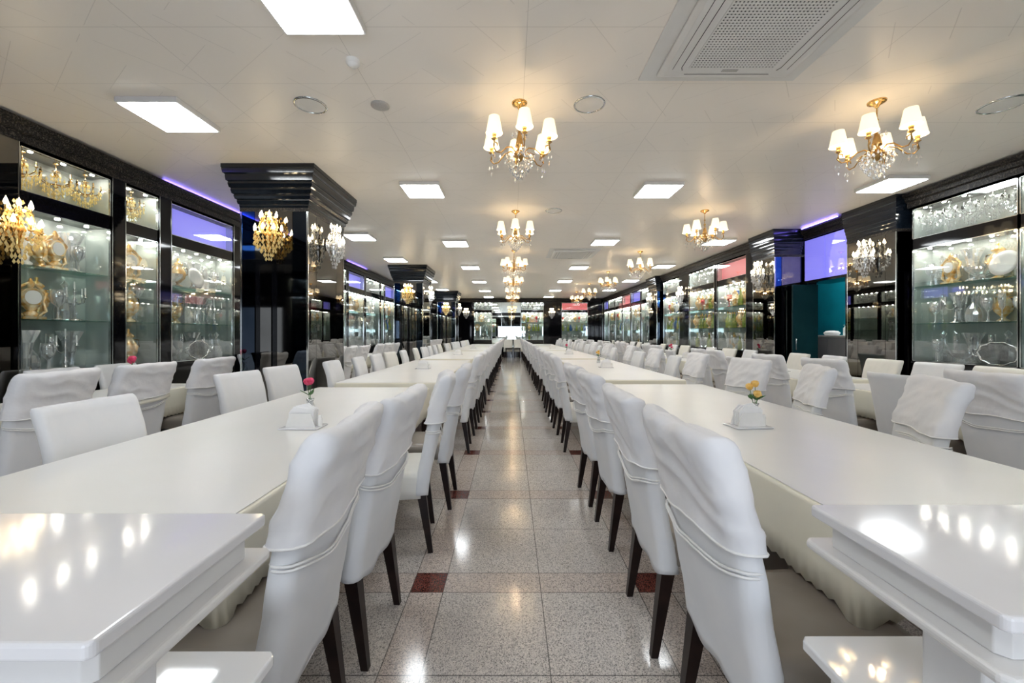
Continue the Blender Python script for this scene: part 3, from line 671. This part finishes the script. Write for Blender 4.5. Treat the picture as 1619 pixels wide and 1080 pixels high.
for (x, y, r, lb) in ((-1.67, 3.37, .13, 'left of the aisle nearest the camera'), (.65, 3.36, .13, 'just right of the nearest middle chandelier'), (.66, 6.27, .13, 'right of the second middle chandelier'), (4.08, 3.36, .15, 'near the right edge of the picture')):
    t = thing('ceiling_speaker', 'round flush ceiling speaker ring '+lb, 'ceiling speaker', (x, y, CEIL), group='round ceiling speakers')
    MB().lathe([(r, 0), (r, -.006), (r-.012, -.012), (r-.016, -.004), (r-.016, 0)], 32).obj('rim', 'chrome', t)
    MB().lathe([(r-.016, -.004), (r*.5, -.008), (0, -.009)], 32).obj('cover', 'ceiling_plastic', t)
o = MB().lathe([(.075, 0), (.075, -.01), (.06, -.018), (0, -.02)], 24).obj('ceiling_vent', 'speaker_mesh'); o.location = (-1.09, 3.37, CEIL); tag(o, 'small grey round vent on the ceiling beside the left speaker ring', 'vent')
t = thing('smoke_detector', 'small white smoke detector on the ceiling near the first inner light panel', 'smoke detector', (-1.1, 2.82, CEIL))
MB().lathe([(.05, 0), (.05, -.02), (.04, -.03)], 20).obj('base', 'ceiling_plastic', t); MB().lathe([(.04, -.03), (.025, -.045), (0, -.048)], 16).obj('sensor', 'porcelain', t)

# chandeliers
ch = thing('chandelier', '', 'chandelier')
MB().lathe([(.0, 0), (.065, 0), (.062, -.012), (.045, -.02), (.02, -.035), (.012, -.05), (.0, -.052)], 20).obj('canopy', 'gold', ch)
MB().lathe([(.005, -.045), (.005, -.14), (.014, -.15), (.006, -.165), (.006, -.20)], 10).obj('stem', 'brass', ch)
MB().lathe([(.008, -.2), (.02, -.215), (.01, -.235), (.016, -.26), (.032, -.34), (.036, -.36), (.016, -.375), (.03, -.40), (.05, -.42), (.055, -.435), (.03, -.455), (.018, -.48), (.0, -.49)], 16).obj('hub', 'brass', ch)
for k in range(6):
    a = k*PI/3+.35; c, s_ = math.cos(a), math.sin(a); R = .255
    pt = lambda r, z: (r*c, r*s_, z)
    arm = MB().tube([pt(.03, -.42), pt(.08, -.385), pt(.13, -.40), pt(.19, -.46), pt(.235, -.465), pt(.265, -.43), pt(R, -.39), pt(.225, -.395), pt(.225, -.415)], .0055, 6)
    arm.tube([pt(.05, -.44), pt(.10, -.43), pt(.13, -.45), pt(.115, -.475), pt(.09, -.46)], .004, 5)
    arm.tube([pt(R, -.43), pt(R, -.36)], .005, 5)
    ao = arm.obj('arm', 'brass', ch)
    MB().lathe([(.004, -.385), (.025, -.37), (.012, -.36), (.016, -.345), (.02, -.33), (.014, -.325)], 10, pt(R, 0)).obj('candle_cup', 'brass', ao)
    MB().lathe([(.068, -.325), (.065, -.32), (.042, -.195), (.041, -.195), (.063, -.32)], 20, pt(R, 0)).obj('lamp_shade', 'shade', ao)
    MB().lathe([(.008, -.325), (.014, -.30), (.012, -.275), (0, -.25)], 8, pt(R, 0)).obj('bulb', 'bulb', ao)
    d = MB()
    for r in (.13, .2, .25, .275): d.drop(r*c, r*s_, -.475 if r > .15 else -.44, .008, .045)
    d.drop(R*c, R*s_, -.52, .007, .05); d.obj('crystal_drop', 'crystal', ao)
d = MB()
for (rad, z, n) in ((.11, -.45, 16), (.10, -.49, 16), (.075, -.53, 12), (.05, -.565, 9), (.02, -.595, 5), (.06, -.25, 8), (.09, -.42, 10)):
    for k in range(n): a = k*2*PI/n; d.drop(rad*math.cos(a), rad*math.sin(a), z, .011, .042)
d.obj('crystal_skirt', 'crystal', ch)['kind'] = 'stuff'; freeze(ch)
lights = []
for nm, x, ys in (('middle row over the aisle', .07, [3.34, 6.3, 9.3, 12.3, 15.3, 18.3]), ('right row over the dining tables', 3.0, [3.32, 6.27, 9.4, 12.5, 15.5, 18.5])):
    for i, y in enumerate(ys):
        place(ch, (x, y, CEIL), .3 if x > 1 and i == 0 else random.uniform(0, 1), 'brass chandelier with six cream shades, %s in the %s' % (ORD[i], nm), 'shaded brass chandeliers in the '+nm)
        l = bpy.data.lights.new('chandelier_glow', 'POINT'); l.energy = BULB_W; l.color = (1, .72, .42); l.shadow_soft_size = .045
        o = bpy.data.objects.new('chandelier_glow', l); COL.objects.link(o); o.location = (x, y, CEIL-.40)

# ---------------- tables ----------------
def table(x0, x1, y0, y1, which, drop=.26, seed=0, frame='honey_wood'):
    t = thing('dining_table', 'long wooden dining table under cream cloth, '+which, 'table', ((x0+x1)/2, (y0+y1)/2, 0), group='dining tables')
    W = (x1-x0)/2-.03; L = (y1-y0)/2-.03
    B(-W, W, -L, L, .71, .738).obj('tabletop', frame, t)
    B(-W+.06, W-.06, -L+.06, L-.06, .63, .71).obj('apron', frame, t)
    for sx in (-1, 1):
        for sy in ((-1, -.0, 1) if W > .4 else (-1, 1)):
            MB().lathe([(.022, 0), (.03, .02), (.018, .06), (.03, .3), (.035, .5), (.028, .56), (.036, .63)], 12, (sx*(W-(.32 if W > .5 else .12)), sy*(L-.06), 0)).obj('leg', frame, t)
    # cloth
    rnd = random.Random(seed); cl = MB(); w = (x1-x0)/2; l = (y1-y0)/2
    per = []; step = .022
    def seg(ax, ay, bx, by):
        n = int(math.hypot(bx-ax, by-ay)/step)
        for i in range(n): per.append((ax+(bx-ax)*i/n, ay+(by-ay)*i/n))
    r_ = .03
    def corner(cx, cy, a0):
        for i in range(4): a = a0+PI/2*i/4; per.append((cx+r_*math.cos(a), cy+r_*math.sin(a)))
    seg(w, -l+r_, w, l-r_); corner(w-r_, l-r_, 0); seg(w-r_, l, -w+r_, l); corner(-w+r_, l-r_, PI/2); seg(-w, l-r_, -w, -l+r_); corner(-w+r_, -l+r_, PI); seg(-w+r_, -l, w-r_, -l); corner(w-r_, -l+r_, -PI/2)
    cx = (x0+x1)/2; cy = (y0+y1)/2; rings = []
    lev = [(-.012, .752), (-.002, .748), (.002, .738), (.004, .66), (.008, .58), (.012, .75-drop)]
    for k, (e, z) in enumerate(lev):
        ring = []
        for i, (px, py) in enumerate(per):
            f = max(0, (k-2))/3
            nrm = Vector((px/w if abs(px) > w-.031 else 0, py/l if abs(py) > l-.031 else 0)); nrm = nrm.normalized() if nrm.length else nrm
            cor = 1 if (abs(px) > w-.04 and abs(py) > l-.04) else 0
            wob = .014*f*noise.noise(Vector((px*3, py*3, seed)))+.012*f*noise.noise(Vector((px*9, py*9, seed)))+cor*f*.02
            zz = z
            if k == 5: zz = z+.011*(i % 2)-.02*cor
            ring.append((px+nrm.x*(e+wob), py+nrm.y*(e+wob), zz))
        rings.append(ring)
    cl.loft(rings, True, False)
    o = cl.obj('tablecloth', 'cream_cloth', None, solid=.0015); o.location = (cx, cy, 0)
    tag(o, 'cream scalloped tablecloth draped over the table %s' % which, 'tablecloth', 'cream scalloped tablecloths')
    n = len(per); tp = MB(); tp.v = [(p[0], p[1], .7525) for p in rings[0]]+[(p[0], p[1], .7555) for p in rings[0]]
    tp.f = [tuple(reversed(range(n))), tuple(range(n, 2*n))]+[(i, (i+1) % n, (i+1) % n+n, i+n) for i in range(n)]; tp.sm = [False]*len(tp.f)
    tp.obj('table_vinyl', 'table_vinyl', o)
LT = [(1.14, 4.09), (4.46, 8.2), (8.6, 12.3), (12.7, 16.4), (16.8, 20.3)]
RT = [(1.14, 4.34), (4.72, 8.4), (8.8, 12.5), (12.9, 16.6), (17.0, 20.5)]
for i, (a, b) in enumerate(LT): table(-1.95, -.82, a, b, '%s on the left of the aisle' % ORD[i], seed=i)
for i, (a, b) in enumerate(RT): table(.98, 2.05, a, b, '%s on the right of the aisle' % ORD[i], seed=10+i)
LW = [(1.5, 4.4), (6.1, 8.7), (9.0, 11.1), (12.7, 15.2), (15.5, 17.9), (19.5, 21.3)]
RW = [(1.5, 4.4), (4.8, 6.9), (7.7, 10.3), (10.7, 13.2), (13.7, 16.4), (16.8, 19.4)]
for i, (a, b) in enumerate(LW): table(-3.98, -3.35, a, b, '%s along the left wall cabinets' % ORD[i], seed=20+i)
for i, (a, b) in enumerate(RW): table(3.4, 4.3, a, b, '%s along the right wall cabinets' % ORD[i], seed=30+i)

# ---------------- chairs ----------------
def rrect(cx, t, w, n=24):
    """rounded rectangle outline in x (thickness t) and y (width w)"""
    r = t*.48; pts = []
    m = n
    def arc(ax, ay, a0):
        for i in range(4): a = a0+PI/2*i/3; pts.append((ax+r*math.cos(a), ay+r*math.sin(a)))
    X, Y = t/2-r, w/2-r
    arc(X, Y, 0)
    arc(-X, Y, PI/2)
    for i in range(1, m): pts.append((-t/2, Y-2*Y*i/m))
    arc(-X, -Y, PI)
    arc(X, -Y, -PI/2)
    for i in range(1, m): pts.append((t/2, -Y+2*Y*i/m))
    return [(cx+x, y) for x, y in pts]
def back_x(z):     # rear surface of the back
    pts = [(.30, .0), (.42, -.008), (.55, -.03), (.70, -.05), (.82, -.07), (.92, -.10), (1.06, -.145)]
    for (z0, a), (z1, b) in zip(pts, pts[1:]):
        if z <= z1: return a+(b-a)*max(0, (z-z0))/(z1-z0)
    return pts[-1][1]
def back_shell(zs, grow, seed, wr, hem=None, top=1.0):
    rings = []
    for k, z in enumerate(zs):
        t = .075-.02*(z-.4)/.6+grow*2; wd = .455+.02*math.sin((z-.36)*3)+grow*2
        fall = max(0, (z-(top-.035))/.035); shr = 1-(1-math.sqrt(max(0, 1-fall*fall*.92)))
        tt = t*shr; wd2 = wd-(1-shr)*t*.45
        base = rrect(0, max(tt, .01), wd2)
        ring = []
        for (x, y) in base:
            zz = z
            bow = -.022*(1-(2*y/wd)**2)*min(1, (z-.36)*3)
            rearc = back_x(z)+(.075-.02*(z-.4)/.6)/2
            p = Vector((x*1.0, y, z*1.2))
            nn = .25+noise.noise(p*6+Vector((seed*9.1, 0, 0)))+.7*(1-3*abs(noise.noise(Vector((p.x*3, (p.y+p.z*.5)*6, (p.z-p.y*.7)*9+seed)))))
            nn = max(nn, -.15)
            dx = (x)*0+wr*.28*nn*(1 if x > 0 else -1)
            if k == 0 and hem: zz = z+hem(x, y, wd)
            elif hem and k < 3: zz = z+hem(x, y, wd)*(1-k/3)
            topb = -.012*(2*y/wd)**4*fall*0
            ring.append((rearc+bow+x+dx, y*(1+wr*.12*nn), zz+topb+(wr*.15*nn if fall > 0 else 0)))
        rings.append(ring)
    return rings
def build_chair(variant, seed, cap=True, fringe=False, seatcover=False):
    top = 1.025 if cap else .97
    t = thing('covered_chair', '', 'chair')
    zs = [.335, .36, .40, .46, .52, .58, .64, .70, .76, .82, .88, .93, top-.035, top-.02, top-.008, top-.0]
    body = MB().loft(back_shell(zs, 0, seed, .012, lambda x, y, w_: .02*abs(2*y/w_)**2-.012+.01*math.sin(y*30+seed), top), True, True)
    body.obj('back_cover', 'white_cover' if variant != 'cream' else 'cream_cover', t)
    if cap:
        zc = [.775, .785, .795, .805, .815, .825, .835, .845, .855, .865, .875, .885, .895, .905, .915, .925, .935, .945, .955, .965, .975, .985, .995, 1.005, 1.015, 1.025, 1.035, 1.043, 1.048]
        hem = lambda x, y, w_: (-.012 if x < 0 else -.005)*(1-(2*y/w_)**2)+.02*noise.noise(Vector((y*5, x*8, seed)))
        rg = back_shell(zc, .014, seed+3, .034, hem, 1.045)
        c = MB().loft(rg, True, False); n = len(rg[0]); c.f.append(tuple(len(c.v)-n+j for j in range(n))); c.sm.append(False)
        co = c.obj('cap_cover', 'cap_cloth', t)
        pp = [Vector(p) for p in rg[0]]; pp.append(pp[0]); MB().tube(pp, .004, 5).obj('piping', 'piping', co)
        ctr = sum((p for p in pp[:-1]), Vector())/(len(pp)-1)
        q = [Vector((ctr.x+(p.x-ctr.x)*.76+.006, p.y*.945, p.z-.05-(.03*max(0, 1-(2*p.y/.45)**2) if p.x < ctr.x else 0))) for p in pp]; MB().tube(q, .004, 5).tube([v+Vector((-.001, 0, -.011)) for v in q], .004, 5).obj('tie_band', 'piping', co)
        if fringe:
            fr = MB()
            for i in range(len(pp)-1):
                a, b = pp[i], pp[i+1]
                for u in (0, .5):
                    p = a.lerp(b, u); fr.drop(p.x, p.y, p.z, .006, .045)
            fr.obj('tassel_fringe', 'cream_cloth', co)
    # seat
    sm = 'cream_cover' if seatcover else 'seat_vinyl'
    rings = []
    for (z, e) in ((.375, .004), (.385, 0), (.45, 0), (.468, .006), (.478, .02), (.484, .05)) if not seatcover else ((.33, .0), (.385, .0), (.45, .002), (.472, .008), (.482, .02), (.487, .05)):
        x0, x1 = .035+e*.3, .50-e; wf, wb = .235-e, .215-e; r = .03
        ring = []
        for (cx, cy, a0, hw) in ((x1-r, wf-r, 0, 0), (x0+r*.3, wb-r*.3, PI/2, 0), (x0+r*.3, -wb+r*.3, PI, 0), (x1-r, -wf+r, -PI/2, 0)):
            rr_ = r if cx > .2 else r*.3
            for i in range(4): a = a0+PI/2*i/3; ring.append((cx+rr_*math.cos(a), cy+rr_*math.sin(a), z))
        rings.append(ring)
    MB().loft(rings, True, True).obj('seat', sm, t)
    for sx, sy in ((0, -1), (0, 1), (1, -1), (1, 1)):
        xf = -.02 if sx == 0 else .47; xt = .035 if sx == 0 else .455; y = sy*.19; yt = sy*.185
        mb = MB(); rg = []
        for k in range(5):
            f = k/4; h = .014+.013*f; x = xf+(xt-xf)*f; yy = y+(yt-y)*f
            if sx: x, yy = xf+(xt-xf)*f, sy*(.195-.005*f)
            z = .374*f
            rg.append([(x-h, yy-h, z), (x+h, yy-h, z), (x+h, yy+h, z), (x-h, yy+h, z)])
        mb.loft(rg, True, True, False).obj('leg', 'dark_wood', t)
    freeze(t); return t
PR = [build_chair('w', 1), build_chair('w', 2), build_chair('w', 3)]
PF = build_chair('w', 4, fringe=True); PP = build_chair('p', 5, cap=False); PC = build_chair('cream', 6, cap=False, seatcover=True); PW = build_chair('w', 7, seatcover=True)
def chair(p, x, y, rz, label, group): return place(p, (x, y, 0), rz, label, group)
# local +x = direction the sitter faces.  left aisle chairs face -x -> rz = pi
def seats(a, b, n): return [a+(b-a)*(i+.5)/n for i in range(n)]
la = [[1.235, 1.76, 2.59, 3.18]]+[[a+.12+.75*k for k in range(5)] for a, b in LT[1:]]
ra = [[1.20, 1.82, 2.61, 3.23]]+[[a-.13+.03+.74*k for k in range(5)] for a, b in RT[1:]]
li = [[1.985, 3.40, 4.05]]+[seats(a, b, 5) for a, b in LT[1:]]
ri = [[2.27, 3.12, 3.95]]+[seats(a, b, 5) for a, b in RT[1:]]
def seat_lab(j): return ['nearest', 'second', 'third', 'fourth', 'fifth'][j]
for i, ys in enumerate(la):
    for j, y in enumerate(ys):
        p = PW if (i, j) == (0, 2) else PR[(i*5+j) % 3]
        chair(p, ({(0, 0): -.605, (0, 1): -.56, (0, 2): -.53}.get((i, j), -.49))+random.uniform(-.015, .015), y, PI+random.uniform(-.05, .05)+(.16 if (i, j) == (0, 2) else 0), 'white covered chair on the aisle\'s left side, %s seat of the %s left table' % (seat_lab(j), ORD[i]), 'covered chairs along the left side of the aisle')
for i, ys in enumerate(ra):
    for j, y in enumerate(ys):
        chair(PW if (i, j) == (1, 0) else PR[(i*5+j+1) % 3], .61+random.uniform(-.015, .015), y, random.uniform(-.05, .05), 'white covered chair on the aisle\'s right side, %s seat of the %s right table' % (seat_lab(j), ORD[i]), 'covered chairs along the right side of the aisle')
for i, ys in enumerate(li):
    for j, y in enumerate(ys):
        chair(PP if (i*3+j) % 4 != 2 or i == 0 else PC, (-1.985 if (i, j) == (0, 0) else -2.22 if i == 0 else -2.03)+(random.uniform(-.03, .03) if i+j else 0), y, (random.uniform(-.12, .12) if i+j else 0)+(.0 if i else [.0, -.08, -.1][j]), 'plain white chair on the outer side of the %s left table, %s seat' % (ORD[i], seat_lab(j)), 'plain covered chairs outside the left tables')
for i, ys in enumerate(ri):
    for j, y in enumerate(ys):
        rot = [-.42, -.36, .15][j] if i == 0 else random.uniform(-.12, .12)
        chair(PR[(i+j) % 3] if i == 0 else (PP, PR[0])[(i+j) % 2], 2.26+random.uniform(-.03, .03), y, PI+rot, 'white covered chair on the outer side of the %s right table, %s seat' % (ORD[i], seat_lab(j)), 'covered chairs outside the right tables')
lw_room = [2.03, 2.70, 3.37, 4.13, 6.35, 7.0, 7.65, 8.3, 9.3, 9.95, 10.6, 13.0, 13.65, 14.3, 14.95, 15.8, 16.5, 17.2, 19.8, 20.6]
lw_wall = [2.2, 3.0, 3.75, 4.35, 6.5, 7.3, 8.1, 9.3, 10.2, 10.9, 13.1, 13.9, 14.7, 15.8, 16.6, 17.4, 19.8, 20.6]
for i, y in enumerate(lw_room):
    chair(PF if i == 2 else PR[i % 3], -3.12, y, PI+random.uniform(-.12, .12), 'white chair backing onto the left tables, %s in the left wall row%s' % (ORD[i], ', tasselled hem' if i == 2 else ''), 'chairs on the room side of the left wall tables')
for i, y in enumerate(lw_wall):
    chair(PP, -4.15, y, random.uniform(-.1, .1), 'plain white chair with its back to the left cabinets, %s along the wall' % ORD[i], 'chairs against the left wall cabinets')
rw_room = [1.95, 2.62, 3.26, 4.0, 4.87, 5.6, 6.1, 6.65, 7.9, 8.55, 9.2, 9.85, 10.9, 11.6, 12.3, 13.0, 13.95, 14.65, 15.35, 16.05, 17.0, 17.7, 18.4, 19.1]
rw_wall = [2.3, 3.1, 3.9, 4.45, 5.1, 5.9, 6.6, 7.95, 8.7, 9.5, 10.9, 11.7, 12.5, 14.0, 14.8, 15.6, 17.0, 17.8, 18.6]
for i, y in enumerate(rw_room):
    chair((PR[0], PR[1], PP)[i % 3], 3.18, y, random.uniform(-.12, .12), 'white chair backing onto the right tables, %s in the right wall row' % ORD[i], 'chairs on the room side of the right wall tables')
for i, y in enumerate(rw_wall):
    chair(PP if i % 2 else PC, 4.62, y, PI+random.uniform(-.12, .12), 'plain pale chair with its back to the right cabinets, %s along the wall' % ORD[i], 'chairs against the right wall cabinets')
# end of the aisle: small dark table and two chairs facing the camera
t = thing('side_table', 'small dark wooden table at the far end of the aisle', 'table', (.1, 21.2, 0))
B(-.4, .4, -.22, .22, .5, .53).obj('tabletop', 'dark_wood', t, .004)
for sx in (-1, 1):
    for sy in (-1, 1): B(sx*.36-.02, sx*.36+.02, sy*.18-.02, sy*.18+.02, 0, .5).obj('leg', 'dark_wood', t)
for i, x in enumerate((-.16, .38)): chair(PC, x, 21.75, -PI/2, 'cream covered chair against the end mirror, %s one' % ('left', 'right')[i], 'chairs facing the camera at the aisle end')

# ---------------- foreground consoles ----------------
def console(x0, x1, y0, y1, side):
    """x0..x1,y0..y1 = top slab outline"""
    t = thing('console_stand', 'white marble topped console with stepped mouldings at the bottom %s corner' % side, 'console', ((x0+x1)/2, (y0+y1)/2, 0), group=None); L = t.location
    def slab(e, z0, z1, name, m, bevel, ch=.012):
        a0, a1, b0, b1 = x0-e-L.x, x1+e-L.x, y0-e-L.y, y1+e-L.y
        ring = [(a0+ch, b0), (a1-ch, b0), (a1, b0+ch), (a1, b1-ch), (a1-ch, b1), (a0+ch, b1), (a0, b1-ch), (a0, b0+ch)]
        MB().loft([[(x, y, z0) for x, y in ring], [(x, y, z1) for x, y in ring]], True, True, False).obj(name, m, t, bevel, 3)
    slab(0, .928, .950, 'top_slab', 'white_marble', .005, .007)
    slab(-.022, .88, .928, 'neck', 'white_lacquer', .002)
    slab(.008, .862, .880, 'moulding', 'white_lacquer', .007)
    slab(-.012, .85, .862, 'cove', 'white_lacquer', .003)
    slab(-.11, .672, .85, 'upper_body', 'white_lacquer', .003)
    slab(.012, .650, .672, 'ledge', 'ledge_gloss', .004)
    slab(-.02, .08, .650, 'lower_body', 'white_lacquer', .004)
    slab(.0, 0, .08, 'plinth', 'white_lacquer', .006)
console(-1.65, -.475, .455, .79, 'left')
console(.61, 1.85, .497, .83, 'right')

# ---------------- things on the tables ----------------
hp = thing('napkin_holder', '', 'napkin holder')
B(-.11, .11, -.07, .07, 0, .008).obj('tray', 'white_marble', hp, .003)
mb = MB(); 
for y in (-.035, .035):
    mb.loft([[(-.085, y-.002, .008), (.085, y-.002, .008), (.06, y-.002, .085), (-.06, y-.002, .085)], [(-.085, y+.002, .008), (.085, y+.002, .008), (.06, y+.002, .085), (-.06, y+.002, .085)]], True, True, False)
mb.obj('side_plates', 'porcelain', hp)
nk = MB()
for i in range(5):
    y = -.026+.013*i; n = [(-.07, y, .009), (.07, y, .009), (.072, y, .10+.01*(i % 2)), (.03, y+.002, .14-.012*abs(i-2)), (-.04, y-.002, .115+.01*((i+1) % 2)), (-.07, y, .09)]
    nk.loft([n, [(a, b+.006, c) for a, b, c in n]], True, True, False)
nk.obj('napkins', 'tissue', hp)
MB().lathe([(.014, .008), (.014, .05), (.01, .058), (.011, .068), (0, .072)], 12, (.095, 0, 0)).obj('salt_shaker', 'porcelain', hp)
freeze(hp)
def vase_flower(loc, m, label, sc=1, n=3, seed=0):
    t = thing('flower_vase', label, 'flower vase', loc)
    MB().lathe([(.03, 0), (.034, .006), (.03, .05), (.016, .09), (.022, .11), (.019, .11), (.013, .09), (.026, .05)], 14).obj('vase', 'crystal', t)
    st = MB(); lf = MB(); bl = MB(); r = random.Random(seed)
    for i in range(n):
        a = i*2.1+.4; x, y = .03*math.cos(a)*(i > 0), .03*math.sin(a)*(i > 0); z = .2+.02*r.random()-.02*i
        st.tube([(0, 0, .02), (x*.4, y*.4, .11), (x, y, z)], .002, 5)
        bl.lathe([(.004, -.012), (.016, -.004), (.022, .012), (.018, .026), (.012, .022), (.012, .03), (.0, .028)], 12, (x, y, z), flute=.12, fn=5)
        for s_ in (-1, 1):
            b = a+s_*1.2; rr2 = []
            for u in range(4):
                f = u/3; w2 = .012*math.sin(PI*min(f+.08, .97)); cx, cy, cz = x*.6+.045*f*math.cos(b), y*.6+.045*f*math.sin(b), .13+.03*f
                rr2.append([(cx-w2*math.sin(b), cy+w2*math.cos(b), cz), (cx, cy, cz+.003), (cx+w2*math.sin(b), cy-w2*math.cos(b), cz), (cx, cy, cz-.002)])
            lf.loft(rr2, True, True)
    st.obj('stems', 'leaf', t); lf.obj('leaves', 'leaf', t); bl.obj('blossoms', m, t); t.scale = (sc, sc, sc)
TZ = .7565
place(hp, (-1.20, 2.34, TZ), 0, 'white napkin and condiment holder on the nearest left table', 'white napkin holders')
place(hp, (1.38, 2.36, TZ), .1, 'white napkin and condiment holder on the nearest right table', 'white napkin holders')
for i, (x, y, lb) in enumerate(((-1.35, 6.2, 'second left table'), (-1.35, 10.3, 'third left table'), (-1.35, 14.4, 'fourth left table'), (1.5, 6.4, 'second right table'), (1.5, 10.5, 'third right table'), (1.5, 14.6, 'fourth right table'), (3.85, 5.8, 'second right wall table'), (3.85, 8.9, 'third right wall table'))):
    place(hp, (x, y, TZ), 0, 'white napkin and condiment holder on the '+lb, 'white napkin holders')
vase_flower((-1.30, 2.62, TZ), 'rose', 'small vase of pink roses behind the napkin holder on nearest left table', 1.1, 2, 1)
vase_flower((1.52, 2.52, TZ), 'yellow_flower', 'small vase of orange-yellow flowers beside the holder on nearest right table', 1.0, 4, 2)
vase_flower((-3.6, 3.85, TZ), 'rose', 'small vase of pink roses on the nearest left wall table', 1.4, 2, 3)
vase_flower((1.6, 7.4, TZ), 'yellow_flower', 'small vase of yellow flowers on the second right table', 1, 3, 4)
vase_flower((1.6, 11.6, TZ), 'rose', 'small vase of pink flowers on the third right table', 1, 3, 5)
vase_flower((3.8, 9.6, TZ), 'rose', 'small vase of pink flowers on the third right wall table', 1.2, 3, 6)

# remove prototypes that were never placed, and helper tags
protos = list(WARES.values())+PR+[PF, PP, PC, PW, ch, ac, lp, hp, gold_proto, cry_proto]
dead = [o for o in protos if o not in USED]
dead = [c for o in dead for c in list(o.children_recursive)]+dead
for o in dead: bpy.data.objects.remove(o)
for o in bpy.data.objects:
    for k in ('_lab', '_used'):
        if k in o.keys(): del o[k]
